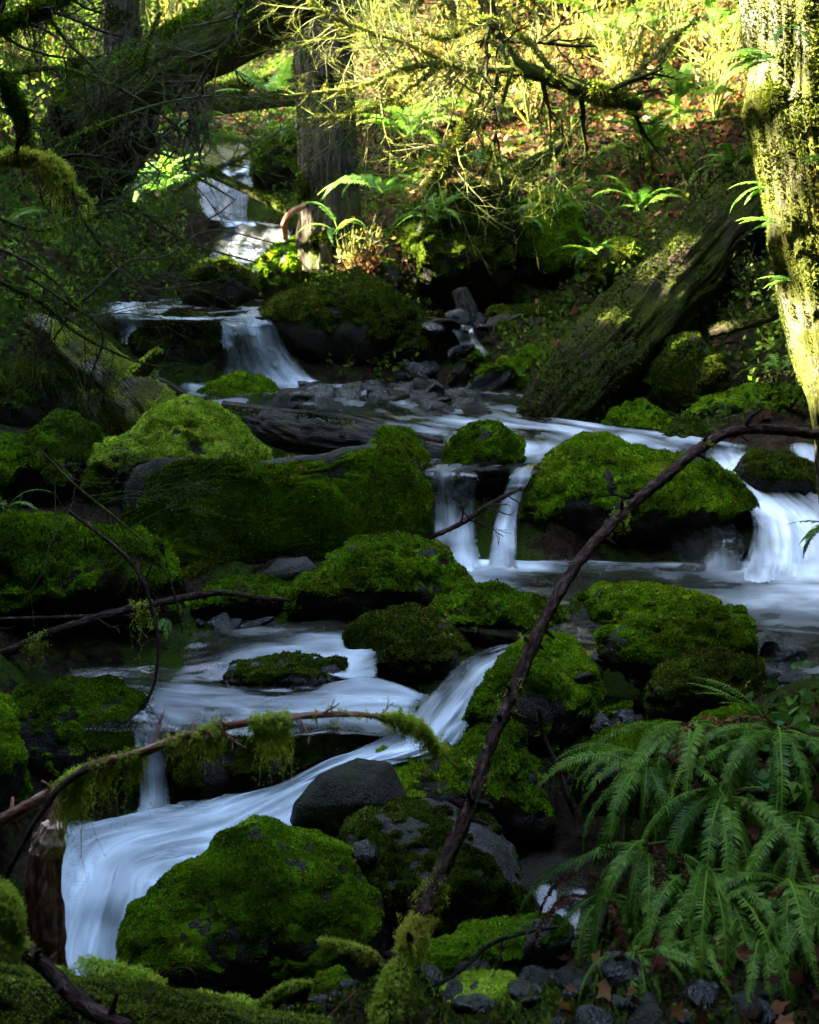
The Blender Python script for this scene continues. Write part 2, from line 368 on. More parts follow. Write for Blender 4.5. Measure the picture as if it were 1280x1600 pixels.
# ------------------------------------------------------------------ stream water (control nets in the world, drawn as smooth sheets)
WATER_PTS = []
def pt(c):
    # (px, py, z) with z a height above datum, or (px, py, ('Y', distance))
    return P(c[0], c[1], c[2][1]) if isinstance(c[2], tuple) else W(c[0], c[1], c[2])
def water_sheet(name, rows, foam, nu=24, nv=60, amp=.012, seed=1, soft=True):
    """rows run along the flow; each row is a list of control points across it"""
    k = len(rows[0]); R = np.array([[pt(c) for c in r] for r in rows])
    F = np.array([[x]*k if isinstance(x, (int, float)) else np.interp(np.linspace(0,1,k), np.linspace(0,1,len(x)), x) for x in foam], float)
    A = np.concatenate([R, F[:,:,None]], 2)
    A1 = np.stack([catmull(A[:,j], nv) for j in range(k)], 1)           # nv,k,4
    A2 = np.stack([catmull(A1[i], nu) for i in range(nv)], 0)            # nv,nu,4
    V = A2[:,:,:3].copy(); mask = np.clip(A2[:,:,3], -.4, 1.3)
    du = np.linalg.norm(np.diff(V, axis=1), axis=2); dv = np.linalg.norm(np.diff(V, axis=0), axis=2)
    U = np.concatenate([np.zeros((nv,1)), np.cumsum(du, 1)], 1); U = U - U[:, -1:]/2
    S = np.concatenate([np.zeros((1,nu)), np.cumsum(dv, 0)], 0); S = np.repeat(S.mean(1)[:,None], nu, 1)
    uv = np.stack([U, S, np.full_like(U, seed*3.7)], 2).reshape(-1,3)
    q = uv.copy(); q[:,0] *= 5; q[:,1] *= 1.3
    q2 = uv.copy(); q2[:,0] *= 22; q2[:,1] *= 1.6
    i = np.arange(nv-1)[:,None]*nu; j = np.arange(nu-1)[None]
    Q = np.stack([i+j, i+j+1, i+nu+j+1, i+nu+j], 2).reshape(-1,4)
    Vf = V.reshape(-1,3); Nn = vnormals(Vf, q2t(Q)); Nn[Nn[:,2] < 0] *= -1
    Vf = Vf + Nn*(amp*(1.4*fbm(q,1,3,seed) + .8*fbm(q2,1,2,seed+3)*np.clip(mask.ravel(),0,1)))[:,None]
    e = np.minimum(np.linspace(0,1,nu), 1-np.linspace(0,1,nu))*2
    ev = np.minimum(np.linspace(0,1,nv), 1-np.linspace(0,1,nv))*2
    edge = np.clip(np.minimum(e[None]*(2.6 if soft else 8), ev[:,None]*(50 if soft else 8)),0,1)
    g = Geo(); g.add(Vf, Q=Q, uvw=uv, mask=mask.ravel(), tone=edge.ravel())
    o = g.build(name, M['water'], smooth=True)
    WATER_PTS.append(Vf)
    return tag(o, kind='structure')
Y = lambda v: ('Y', v)
# upper cascade between the hillside and the far boulders
water_sheet('stream_upper_cascade', [
  [(300,225,Y(23)),(345,225,Y(23)),(395,225,Y(23))],
  [(300,248,Y(21.5)),(345,248,Y(21.5)),(392,245,Y(21.5))],
  [(300,268,Y(20.3)),(350,266,Y(20.3)),(400,262,Y(20.3))],
  [(302,285,Y(19.7)),(345,285,Y(19.7)),(395,290,Y(19.7))],
  [(316,335,Y(19.1)),(350,337,Y(19.1)),(392,340,Y(19.1))],
  [(338,349,Y(18.6)),(390,348,Y(18.5)),(450,350,Y(18.5))],
  [(345,362,Y(18.2)),(400,362,Y(18.1)),(460,366,Y(18.1))],
  [(325,400,Y(17.5)),(375,400,Y(17.5)),(430,395,Y(17.5))],
  [(330,440,Y(17.0)),(375,440,Y(17.0)),(420,440,Y(17.0))]],
  [.0,.2,[.1,.4,.0],.5,[.6,.5,.3],[.1,.5,.3],[.5,.2,.5],[.1,.5,.4],.1], 22, 80, .02, 2)
# pool above the third fall, then the fall
water_sheet('stream_third_pool', [
  [(150,470,3.36),(300,465,3.36),(470,462,3.36)],
  [(150,484,3.33),(300,480,3.33),(450,478,3.33)],
  [(170,500,3.28),(300,500,3.28),(430,498,3.28)]], [.15,.35,.5], 40, 20, .01, 3)
water_sheet('stream_third_fall', [
  [(335,498,3.285),(365,497,3.285),(390,496,3.285),(418,496,3.285)],
  [(342,508,3.24),(368,508,3.24),(395,506,3.24),(430,506,3.24)],
  [(347,545,3.00),(378,545,2.98),(412,545,2.96),(452,545,2.94)],
  [(347,578,2.74),(385,580,2.72),(430,580,2.70),(480,580,2.69)],
  [(343,600,2.57),(390,602,2.56),(455,602,2.56),(520,601,2.57)],
  [(343,612,2.55),(390,614,2.55),(470,614,2.55),(560,610,2.55)]],
  [[.35,.3,.4,.2],[.8,.55,.75,.3],[.9,.45,.7,.35],[.95,.7,.75,.4],[1,1,1,.7],[.8,.8,.7,.3]], 36, 70, .03, 4)
water_sheet('stream_side_fall', [
  [(168,472,3.42),(200,470,3.42),(238,474,3.42)],
  [(170,490,3.33),(202,486,3.33),(240,492,3.33)],
  [(178,515,3.12),(208,515,3.12),(240,520,3.12)],
  [(184,540,2.95),(212,542,2.95),(240,545,2.95)]], [[.3,.5,.2],[.4,.85,.3],[.3,.7,.3],.3], 16, 30, .03, 5)
water_sheet('stream_back_fall', [
  [(690,505,3.20),(715,503,3.20),(742,505,3.20)],
  [(703,515,3.15),(722,514,3.15),(742,518,3.15)],
  [(715,535,3.0),(735,536,3.0),(756,540,3.0)],
  [(722,552,2.9),(742,554,2.9),(768,556,2.9)]], [.3,.85,.8,.4], 12, 30, .02, 6)
# shallow riffle pool at mid height
water_sheet('stream_riffle_pool', [
  [(280,596,2.60),(480,598,2.585),(640,600,2.58),(800,602,2.58)],
  [(280,630,2.55),(470,622,2.555),(650,624,2.545),(870,630,2.54)],
  [(380,660,2.51),(560,652,2.51),(720,648,2.50),(900,655,2.50)],
  [(500,690,2.46),(660,678,2.46),(800,678,2.455),(1130,685,2.45)],
  [(560,716,2.415),(690,708,2.41),(840,706,2.41),(1150,708,2.42)],
  [(640,744,2.375),(700,742,2.37),(770,742,2.37),(860,742,2.37)]],
  [[.6,.8,.3,.1],[.2,.25,.2,.2],[.2,.3,.5,.4],[.3,.6,.6,.8],[.2,.4,.65,.5],[.0,.15,.2,.3]], 60, 60, .018, 7, False)
water_sheet('stream_left_sheet_fall', [
  [(664,728,2.405),(690,727,2.405),(720,727,2.405),(750,728,2.405)],
  [(664,745,2.36),(690,744,2.36),(720,744,2.36),(750,745,2.36)],
  [(668,790,2.14),(692,790,2.14),(718,790,2.13),(746,790,2.12)],
  [(668,840,1.93),(694,840,1.93),(722,840,1.92),(748,840,1.91)],
  [(660,895,1.785),(692,897,1.785),(724,898,1.785),(756,898,1.785)]],
  [[.0,.1,.0,.1],[.1,.3,.1,.35],[.15,.3,.25,.6],[.1,.25,.7,.5],[.3,.5,1,.9]], 30, 60, .025, 8)
water_sheet('stream_narrow_fall', [
  [(798,726,2.41),(815,726,2.41),(836,726,2.41)],
  [(794,742,2.37),(812,742,2.37),(832,742,2.37)],
  [(780,780,2.19),(797,780,2.19),(816,780,2.19)],
  [(768,830,1.97),(786,830,1.97),(808,830,1.97)],
  [(756,896,1.785),(784,898,1.785),(814,898,1.785)]],
  [.3,[.4,.6,.3],[.4,.85,.3],[.4,.95,.4],[.6,1,.7]], 16, 60, .02, 9)
water_sheet('stream_right_cascade', [
  [(1080,692,2.44),(1125,692,2.44),(1160,692,2.44),(1200,692,2.44)],
  [(1092,704,2.41),(1130,703,2.41),(1165,702,2.41),(1205,702,2.41)],
  [(1106,722,2.35),(1148,726,2.34),(1190,728,2.34),(1235,730,2.34)],
  [(1132,752,2.25),(1178,760,2.23),(1225,766,2.22),(1290,772,2.22)],
  [(1158,785,2.14),(1206,797,2.10),(1262,802,2.09),(1350,806,2.10)],
  [(1172,818,2.05),(1220,832,2.0),(1285,838,1.98),(1360,840,2.0)],
  [(1168,855,1.92),(1222,868,1.875),(1292,875,1.86),(1375,878,1.87)],
  [(1140,915,1.785),(1210,920,1.785),(1295,925,1.785),(1380,930,1.785)]],
  [[.2,.3,.3,.2],[.5,.7,.5,.3],[.6,1,.7,.3],[.7,1.1,.7,.3],[.6,1.2,1,.5],[.5,1.1,1.2,.7],[.6,1.1,1.2,.9],[.8,1.1,1.1,1]], 44, 90, .03, 10)
water_sheet('stream_far_right_cascade', [
  [(1230,694,2.44),(1275,693,2.44),(1360,692,2.44)],
  [(1235,706,2.40),(1280,706,2.40),(1365,706,2.40)],
  [(1262,740,2.29),(1305,742,2.29),(1380,745,2.29)],
  [(1290,790,2.14),(1330,792,2.14),(1400,796,2.14)],
  [(1290,830,2.02),(1340,835,2.02),(1410,838,2.02)]], [.3,.6,.7,.9,.9], 24, 50, .02, 21)
water_sheet('stream_little_fall', [
  [(1085,846,1.97),(1125,836,1.99),(1165,838,1.99)],
  [(1082,856,1.93),(1124,850,1.93),(1166,850,1.93)],
  [(1080,895,1.785),(1122,897,1.785),(1166,897,1.785)]], [[-.1,.1,.3],[.1,.35,.3],[.3,.6,.6]], 30, 26, .02, 11)
# broad pool below the falls (the flow runs across the picture)
water_sheet('stream_broad_pool', [
  [(1560,870,1.80),(1560,925,1.80),(1560,1010,1.80),(1560,1080,1.80)],
  [(1260,872,1.80),(1270,920,1.80),(1290,985,1.80),(1290,1060,1.80)],
  [(1080,874,1.80),(1080,915,1.80),(1080,975,1.80),(1080,1040,1.80)],
  [(900,874,1.80),(900,905,1.80),(900,965,1.80),(900,1030,1.80)],
  [(740,874,1.80),(740,900,1.80),(760,955,1.80),(800,1000,1.80)],
  [(600,870,1.80),(620,900,1.80),(660,945,1.80),(700,985,1.80)]],
  [[.9,.8,.2,0],[1.2,1.0,.25,0],[.8,.4,0,-.2],[.65,.25,-.2,-.3],[1.2,.6,-.15,-.2],[.8,.4,0,0]], 60, 90, .012, 12, False)
# chute between the boulders down into the lower pool and over the last fall
water_sheet('stream_chute', [
  [(905,975,1.80),(880,970,1.80),(850,965,1.80)],
  [(900,1000,1.785),(870,1000,1.785),(835,995,1.785)],
  [(815,1030,1.74),(780,1030,1.74),(735,1020,1.74)],
  [(770,1075,1.67),(720,1080,1.67),(672,1070,1.67)],
  [(740,1130,1.57),(690,1130,1.57),(640,1115,1.57)],
  [(700,1178,1.475),(655,1172,1.50),(585,1160,1.50)],
  [(612,1197,1.455),(560,1200,1.43),(500,1190,1.44)],
  [(500,1262,1.315),(445,1240,1.32),(400,1235,1.32)],
  [(440,1330,1.20),(330,1300,1.23),(255,1262,1.26)],
  [(330,1400,1.10),(210,1340,1.18),(80,1290,1.22)],
  [(275,1440,1.02),(180,1395,1.10),(60,1370,1.13)],
  [(240,1470,.94),(160,1450,.975),(60,1440,1.0)],
  [(225,1500,.86),(150,1500,.88),(60,1500,.885)],
  [(215,1560,.76),(150,1560,.77),(60,1560,.77)]],
  [[.1,.1,.1],[.2,.3,.2],[.5,.6,.4],[.6,.8,.5],[.8,1,.7],[.45,1,.9],[.35,.95,1],[.8,1.1,.7],[.9,1.1,1.0],[.85,1.15,1.0],[.7,1.1,1.0],[.6,1.05,1.0],[.6,1.0,1.0],[.7,1,1]],
  40, 160, .035, 13)
water_sheet('stream_side_trickle', [
  [(200,1130,1.585),(230,1130,1.585),(272,1130,1.585)],
  [(208,1165,1.52),(235,1165,1.52),(266,1165,1.52)],
  [(215,1205,1.40),(238,1205,1.40),(262,1205,1.40)],
  [(215,1245,1.28),(240,1245,1.28),(266,1245,1.28)],
  [(205,1280,1.23),(240,1285,1.23),(280,1285,1.23)]], [.5,[.3,.5,.3],[.35,.8,.3],[.6,.9,.6],.85], 14, 50, .025, 14)
# the pool on the left, in two levels
water_sheet('stream_left_pool_upper', [
  [(640,955,1.74),(600,1010,1.73),(590,1064,1.62)],
  [(560,965,1.72),(545,1010,1.72),(535,1064,1.62)],
  [(470,972,1.71),(450,1010,1.71),(450,1045,1.68)],
  [(380,975,1.70),(370,1015,1.70),(348,1062,1.625)],
  [(290,985,1.69),(280,1030,1.66),(270,1062,1.615)]],
  [[.0,.2,.6],[.0,.6,.8],[-.1,.4,.4],[-.2,.1,.3],-.1], 24, 50, .02, 15, False)
water_sheet('stream_left_pool', [
  [(680,1085,1.57),(660,1110,1.57),(640,1150,1.56)],
  [(575,1060,1.63),(575,1090,1.585),(560,1150,1.57)],
  [(480,1074,1.605),(470,1095,1.60),(460,1150,1.575)],
  [(380,1074,1.61),(370,1092,1.60),(360,1150,1.58)],
  [(285,1050,1.62),(270,1080,1.60),(265,1150,1.58)],
  [(190,1035,1.62),(190,1080,1.60),(190,1150,1.585)],
  [(100,1050,1.60),(110,1090,1.60),(120,1150,1.59)]],
  [[.9,.8,.1],[.8,1,.0],[.2,.85,.0],[.0,.75,.1],[.0,.8,.2],[-.2,.2,.1],-.2], 36, 70, .03, 16, False)
water_sheet('stream_ledge_fall', [
  [(352,1040,1.705),(400,1031,1.715),(445,1030,1.715)],
  [(352,1046,1.69),(400,1038,1.695),(445,1037,1.70)],
  [(350,1062,1.63),(400,1064,1.62),(445,1066,1.62)],
  [(350,1075,1.595),(400,1080,1.59),(446,1082,1.59)]], [.2,.45,.5,.7], 30, 24, .02, 17)
water_sheet('stream_far_outlet', [
  [(800,1330,1.02),(850,1330,1.02),(920,1335,1.02)],
  [(800,1380,.99),(850,1380,.99),(920,1385,.99)],
  [(815,1420,.93),(855,1420,.93),(910,1425,.93)],
  [(800,1460,.85),(850,1460,.85),(900,1465,.85)]], [-.4,-.4,[-.4,-.1,-.3],-.4], 16, 30, .01, 18, False)
water_sheet('stream_foot_pool', [
  [(40,1548,.765),(300,1548,.765),(600,1500,.78),(900,1440,.86)],
  [(40,1660,.73),(300,1660,.73),(600,1640,.80),(900,1640,.80)]], [.5,.1], 30, 20, .01, 19, False)
WATER_PTS = np.vstack(WATER_PTS)

# ------------------------------------------------------------------ ground
CT = []
for c in [(0,1600,3.3),(320,1600,3.4),(640,1600,3.45),(960,1600,3.4),(1280,1600,3.3),
  (560,1540,4.2),(850,1500,4.4),(720,1400,5.3),(760,1300,5.7),(1100,1215,4.4),(1290,1170,4.5),(1000,1330,4.2),(1280,1400,3.8),(1100,1420,3.9),(940,1480,4.0),
  (1110,1145,5.3),(1260,1080,5.9),(1100,1110,6.1),(870,1160,5.9),(960,1060,6.5),(780,1020,6.9),(640,1010,7.3),(560,930,8.0),
  (-40,1240,5.6),(120,1250,5.9),(0,1020,7.0),(150,1030,7.2),(300,1000,7.6),(100,850,8.4),(-60,800,8.4),(0,720,9.8),(200,760,9.4),(400,900,8.2),(500,900,8.3),
  (100,670,11.2),(0,600,12.4),(150,560,13.4),(250,600,12.3),(420,640,12.2),
  (0,420,13.5),(120,440,14.8),(200,380,17),(0,260,17),(-200,300,14),(280,330,19.0),(150,170,21),(240,230,22),(420,262,21),(470,200,24),(380,150,27),(340,95,31),(200,70,31),(0,30,27),
  (440,400,17.4),(540,415,16),(600,365,17.6),(700,300,18.2),(800,310,17.6),(900,260,18),(1000,210,19),(1100,160,20),(1100,10,25),(900,10,26.5),(700,110,23),(700,0,28),(600,210,21),(560,80,27),
  (1290,300,14),(1290,450,12.5),(1290,600,11.6),(1160,640,11.4),(1060,590,12.6),(960,600,12.8),(900,520,14),(810,525,15.3),(700,505,15.8),(860,500,15.9),(770,500,16.2),(760,600,13),(1100,450,13.6),(1200,520,12.6),(1000,420,14.8),
  (620,590,14.0),(520,600,13.9),(1340,800,9.6),(1380,950,8.0),(1250,650,10.8),(620,700,10.2),(820,800,9.5),(1000,800,9.6)]:
    CT.append(P(*c))
for w in [(-2.7,10,2.1),(-3.3,9,2.0),(-2.2,11,2.25),(-4.2,10.2,2.9),(-3,10.8,2.4),(3,0,2.2),(-3,0,2.2),(0,0,1.95),(0,2,1.8),(-3,4,2.4),(-5,7,3.6),(-8,10,6),(-10,4,5.5),(5,4,3.2),(8,6,5),(5,8.5,3.0),(8,11,6),(10,16,9),(-9,16,8),(-12,22,9),
          (-14,32,10),(0,37,15.5),(8,33,14.5),(14,36,18),(14,24,13),(-30,20,16),(30,20,19),(-30,50,24),(30,50,26),(0,60,24),(0,-10,3),(-20,-10,9),(20,-10,10),(0,90,34),(-60,90,40),(60,90,40),(-60,0,25),(60,0,28)]:
    CT.append(np.array(w, float))
rng = np.random.default_rng(5)
wp = WATER_PTS[rng.choice(len(WATER_PTS), 420, replace=False)] - np.array([0,0,.22])
CT = np.vstack([np.array(CT), wp])
_x = CT[:,:2]; _D = np.sqrt(((_x[:,None]-_x[None])**2).sum(2) + .05)
_A = np.block([[-_D + np.eye(len(CT))*.10, np.ones((len(CT),1))],[np.ones((1,len(CT))), np.zeros((1,1))]])
_w = np.linalg.solve(_A, np.r_[CT[:,2], 0])
def ground_base(xy):
    xy = np.atleast_2d(xy); out = np.zeros(len(xy))
    for a in range(0, len(xy), 4000):
        q = xy[a:a+4000]; D = np.sqrt(((q[:,None]-_x[None])**2).sum(2)+.05); out[a:a+4000] = -D@_w[:-1] + _w[-1]
    return out
_wk = WATER_PTS[::3]
def ground_z(xy, detail=True):
    xy = np.atleast_2d(np.asarray(xy, float))[:, :2]; z = ground_base(xy)
    p = np.c_[xy, np.zeros(len(xy))]
    if detail: z = z + .16*fbm(p, .9, 3, 31) + .05*fbm(p, 4, 3, 32)
    for a in range(0, len(xy), 1500):
        q = xy[a:a+1500]; near = (np.abs(q[:,0]) < 8) & (q[:,1] > 2) & (q[:,1] < 24)
        if not near.any(): continue
        qq = q[near]; D2 = ((qq[:,None,0]-_wk[None,:,0])**2 + (qq[:,None,1]-_wk[None,:,1])**2)
        zz = z[a:a+1500][near]
        lim = np.where(D2 < .22**2, _wk[None,:,2]-.10, 1e9).min(1)
        tmp = z[a:a+1500].copy(); tmp[near] = np.minimum(zz, lim); z[a:a+1500] = tmp
    return z
gx = np.sinh(np.linspace(-3.9, 3.9, 300))*1.9
gy = np.concatenate([np.linspace(-30, 1.5, 22)[:-1], np.linspace(1.5, 16, 230)[:-1], np.linspace(16, 34, 110)[:-1], np.geomspace(34, 95, 20)])
GX, GY = np.meshgrid(gx, gy); xy = np.c_[GX.ravel(), GY.ravel()]
GZ = ground_z(xy); nx, ny = len(gx), len(gy)
i = np.arange(ny-1)[:,None]*nx; j = np.arange(nx-1)[None]
GQ = np.stack([i+j, i+j+1, i+nx+j+1, i+nx+j], 2).reshape(-1,4); GV = np.c_[xy, GZ]
g = Geo(); g.add(GV, Q=GQ)
tag(g.build('ground', M['floor'], smooth=True, origin=(0,0,0)), kind='structure')

# ------------------------------------------------------------------ boulders: stone > moss
def boulder(outline, Yc, label, depth=None, moss=1.0, mat='rock', mmat='moss', sub=5, seed=0, lump=.07, facet=0, group='mossy boulders in the stream',
            name='mossy_boulder', cat='boulder', mthr=-.15, tuft=None, msize=1.0, squash=2.3, mdir=(0,0,1), under=.5, bare=.55, lean=.22):
    rng = np.random.default_rng(seed+100); px = np.array(outline, float); c = px.mean(0)
    area = 0.5*abs(np.dot(px[:,0], np.roll(px[:,1],1)) - np.dot(px[:,1], np.roll(px[:,0],1)))
    x2, y2 = np.roll(px[:,0],-1), np.roll(px[:,1],-1); cr = px[:,0]*y2 - x2*px[:,1]
    c = np.array([((px[:,0]+x2)*cr).sum(), ((px[:,1]+y2)*cr).sum()])/(3*cr.sum())
    C = P(c[0], c[1], Yc); vdir = norm(C-CAM); right = norm(np.cross(vdir, [0,0,1])); up = np.cross(right, vdir)
    dist = np.linalg.norm(C-CAM); axial = np.dot(C-CAM, FWD); s = axial/FPX
    ang = np.arctan2(-(px[:,1]-c[1]), px[:,0]-c[0]); rad = np.hypot(px[:,0]-c[0], px[:,1]-c[1])*s
    # radius of the outline polygon in every direction
    th = np.linspace(-math.pi, math.pi, 361); R = np.full(361, 0.0)
    for k in range(len(px)):
        a = np.array([px[k,0]-c[0], -(px[k,1]-c[1])])*s; b2 = px[(k+1)%len(px)]; b = np.array([b2[0]-c[0], -(b2[1]-c[1])])*s
        d = np.stack([np.cos(th), np.sin(th)], 1); e = b-a; den = d[:,0]*e[1]-d[:,1]*e[0]
        den = np.where(abs(den) < 1e-9, 1e-9, den)
        t = (a[0]*e[1]-a[1]*e[0])/den; u = (a[0]*d[:,1]-a[1]*d[:,0])/den
        ok = (t > 0) & (u >= -1e-6) & (u <= 1+1e-6); R = np.where(ok & (t > R), t, R)
    R = np.where(R <= 0, np.median(R), R); kk = np.array([1,2,3,4,3,2,1.]); kk /= kk.sum()
    R = np.convolve(np.r_[R[-4:-1], R, R[1:4]], kk, 'valid')
    S, F = ico(sub); S = S.copy(); F = F[:, ::-1]
    if facet:
        fn = norm(rng.normal(size=(facet,3))); fc = rng.uniform(.72, .92, facet)
        for n_, c_ in zip(fn, fc):
            d = S@n_; S = S - n_[None]*np.maximum(d-c_, 0)[:,None]*.9
    u, v, w = S[:,0], S[:,1], S[:,2]
    rho = np.hypot(u, v); theta = np.arctan2(v, u)
    rr = np.interp(theta, th, R); D = (depth or 0.66*(px[:,0].max()-px[:,0].min())*s)/2
    pr = np.clip(1-np.abs(w)**squash, 0, 1)**(1/squash); sc = np.where(rho > 1e-6, pr/np.maximum(rho, 1e-6), 0)*np.linalg.norm(S, axis=1)
    local = right[None]*(u*sc*rr)[:,None] + up[None]*(v*sc*rr)[:,None] + vdir[None]*(np.sign(w)*np.abs(w)**.9*D)[:,None]
    vv = v*sc*rr; local = local + vdir[None]*(np.maximum(-vv,0)*under*(w<.5) + np.maximum(vv,0)*lean)[:,None]
    V = C + local; Nn = vnormals(V, F); size = math.sqrt(area)*s
    V = V + Nn*(size*(lump*fbm(V/size, 2.2, 3, seed) + lump*.34*fbm(V/size, 7, 3, seed+50)))[:,None]
    Nn = vnormals(V, F)
    root = C.copy(); root[2] = V[:,2].min()
    mk = Nn@np.array(mdir, float)*.9 + .75*fbm(V/size, 2.6, 3, seed+9) + .25*fbm(V/size, 11, 2, seed+19)
    m = smooth01(mk - mthr + (moss-1)*.9, 0, .25)
    m = m*(1-bare*smooth01(fbm(V/size, 3.6, 3, seed+33), .26, .40))
    g = Geo(); g.add(V, T=F, mask=m); o = g.build(name, M[mat], smooth=True, origin=root); tag(o, label, cat, group)
    if moss > 0:
        th_m = .0022*Yc*msize
        Vm = V + Nn*((m-.45)*th_m*2.2 + th_m*1.1*m*fbm(V, 16/Yc*6, 3, seed+77) + m*.006*fbm(V, 9, 2, seed+78)*Yc/6)[:,None]
        keep = (m[F].max(1) > .3)
        if keep.any():
            Fk = F[keep]; used, inv = np.unique(Fk, return_inverse=True); gm = Geo()
            gm.add(Vm[used], T=inv.reshape(-1,3), tone=np.clip(.30+.35*fbm(V[used], 7, 3, seed+3), 0, 1))
            vis = np.clip(.25+np.clip(-(Nn@vdir), -.2, 1)*1.0 + .5*np.clip(Nn[:,2],0,1), .05, 1)
            dens = ((m*vis)[Fk].mean(1))**1.5
            npx = area*(1-.2)*(819/1280)**2; n = int(min(90000, npx*1.7 if tuft is None else npx*tuft))
            p, fn, k, b = sample_surf(Vm, Fk, n, rng, dens)
            patch = .42 + .30*fbm(p, 5.0, 3, seed+5) + .2*fbm(p, 22/Yc*6, 2, seed+6)
            tufts(gm, p, fn, .0020*Yc*msize, .00062*Yc*msize, rng, .8, tone=patch)
            gm.build('moss', M[mmat], parent=o, smooth=False)
            if sub >= 6:
                ge = Geo(); p, fn, k, b = sample_surf(Vm, Fk, 46, rng, dens*np.clip(Nn[Fk[:,0],2],0,1)); leaves(ge, p+fn*.004, fn, .0034*Yc, .0014*Yc, rng, 1.6, tone=.55)
                p, fn, k, b = sample_surf(Vm, Fk, 90, rng, dens*np.clip(Nn[Fk[:,0],2],0,1)); d = norm(np.cross(fn, rng.normal(size=fn.shape))); sd_ = np.cross(fn, d)*.0003*Yc; L_ = rng.uniform(.002,.007,(len(p),1))*Yc
                q_ = p+fn*.006; Vq = np.stack([q_-sd_, q_+sd_, q_+d*L_+sd_*.4, q_+d*L_-sd_*.4], 1).reshape(-1,3); ge.add(Vq, Q=np.arange(4*len(p)).reshape(-1,4), tone=.62)
                tag(ge.build('leaf_debris', M['leaf_brown'], parent=o), kind='stuff')
    return o
B = boulder
B([(188,1500),(200,1440),(235,1395),(300,1345),(360,1305),(430,1293),(500,1310),(560,1350),(590,1420),(600,1500),(570,1560),(420,1590),(260,1580),(200,1545)], 5.05,
  'big rounded boulder under bright moss with bare grey patches, beside the bottom waterfall', sub=6, seed=1, mthr=-.10, depth=1.0, under=.2)
B([(548,1300),(580,1280),(640,1262),(700,1256),(760,1275),(800,1320),(830,1380),(845,1440),(800,1490),(700,1510),(620,1490),(570,1410),(550,1350)], 5.3,
  'dark boulder with a pale bare cap and mossy left shoulder, under the arching branch', mat='rock_grey', moss=1, seed=2, sub=6, mdir=(-.4,-.55,-.45), mthr=-.42, mmat='moss_dark')
B([(500,1290),(502,1262),(540,1232),(590,1190),(640,1172),(700,1166),(760,1135),(812,1148),(850,1220),(860,1300),(800,1330),(650,1320),(560,1325),(515,1320)], 5.95,
  'long dark boulder with a moss ridge, just above the pale-capped boulder', seed=3, sub=6, mthr=.05, lump=.09)
B([(452,1285),(462,1250),(500,1208),(560,1186),(610,1195),(640,1250),(600,1320),(500,1320)], 5.62,
  'smooth black wet rock that the chute slides over', mat='rock', moss=0, seed=4, lump=.03, name='wet_rock', group='bare wet rocks')
B([(683,1160),(720,1120),(760,1070),(790,1020),(850,988),(890,1000),(930,1040),(937,1100),(915,1160),(880,1215),(800,1235),(720,1212)], 6.25,
  'steep wedge shaped mossy boulder behind the arching branch, right of the chute', seed=5, sub=6, facet=5, mthr=0, lump=.06)
B([(703,1085),(725,1058),(770,1045),(785,1080),(745,1118),(708,1112)], 6.55, 'small dark mossy rock tucked between the chute and the wedge boulder', seed=6, sub=4)
B([(888,985),(895,945),(930,920),(990,915),(1060,920),(1120,935),(1135,980),(1090,1030),(980,1040),(900,1020)], 7.25,
  'wide low mossy boulder at the near edge of the broad pool', seed=7, sub=6, lump=.07, depth=.5, under=.9)
B([(935,1000),(985,975),(1040,955),(1090,938),(1150,948),(1175,985),(1182,1050),(1140,1110),(1080,1120),(1000,1085),(950,1040)], 6.3,
  'mossy boulder with a bare grey top corner, in front of the wide low one', seed=8, sub=6, lean=0, under=.3, depth=.5, mat='rock_grey', moss=.95, mdir=(-.35,-.25,.9))
B([(1013,1095),(1030,1050),(1075,1022),(1120,1016),(1180,1032),(1190,1080),(1160,1140),(1060,1160),(1016,1135)], 5.95,
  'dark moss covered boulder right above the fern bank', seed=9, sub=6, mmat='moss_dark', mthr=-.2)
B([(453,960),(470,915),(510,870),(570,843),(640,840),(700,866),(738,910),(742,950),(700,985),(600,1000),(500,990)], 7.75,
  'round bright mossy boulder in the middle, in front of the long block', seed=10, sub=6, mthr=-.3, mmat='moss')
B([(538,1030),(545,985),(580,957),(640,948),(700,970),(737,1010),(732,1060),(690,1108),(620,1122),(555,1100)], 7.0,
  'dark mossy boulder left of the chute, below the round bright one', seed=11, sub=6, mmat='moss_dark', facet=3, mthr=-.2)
B([(672,965),(710,930),(770,918),(830,930),(872,955),(882,990),(840,1020),(760,1040),(700,1015)], 7.25,
  'low mossy boulder between the broad pool and the chute', seed=12, sub=6)
B([(205,835),(206,765),(222,722),(270,712),(340,716),(420,722),(500,714),(570,702),(620,700),(655,730),(673,785),(668,845),(600,880),(480,895),(350,900),(240,878)], 8.85,
  'long block shaped boulder with a bare dark upper edge and mossy face', depth=1.0, seed=13, sub=6, squash=7, under=.15, lean=0, lump=.03, mdir=(0,-.95,.1), mthr=.22, bare=.2, mmat='moss', moss=1.0)
B([(140,725),(150,692),(205,682),(235,645),(290,625),(340,643),(385,680),(412,715),(405,765),(250,790),(150,790)], 9.6,
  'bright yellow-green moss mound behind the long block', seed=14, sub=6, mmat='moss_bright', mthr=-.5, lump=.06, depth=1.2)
B([(130,760),(150,715),(200,700),(232,730),(225,820),(200,880),(150,860)], 9.2,
  'dark undercut rock at the left end of the long block', seed=114, sub=5, mmat='moss', mthr=.35)
B([(578,700),(598,673),(640,675),(668,718),(680,770),(672,825),(620,800),(590,750)], 9.45,
  'mossy boulder wedged at the right end of the long block, beside the falls', seed=15, sub=5)
B([(690,722),(710,690),(742,668),(778,662),(812,690),(820,728),(795,772),(745,782),(702,760)], 9.55,
  'small domed mossy boulder sitting between the two middle falls', seed=16, sub=5, moss=.95)
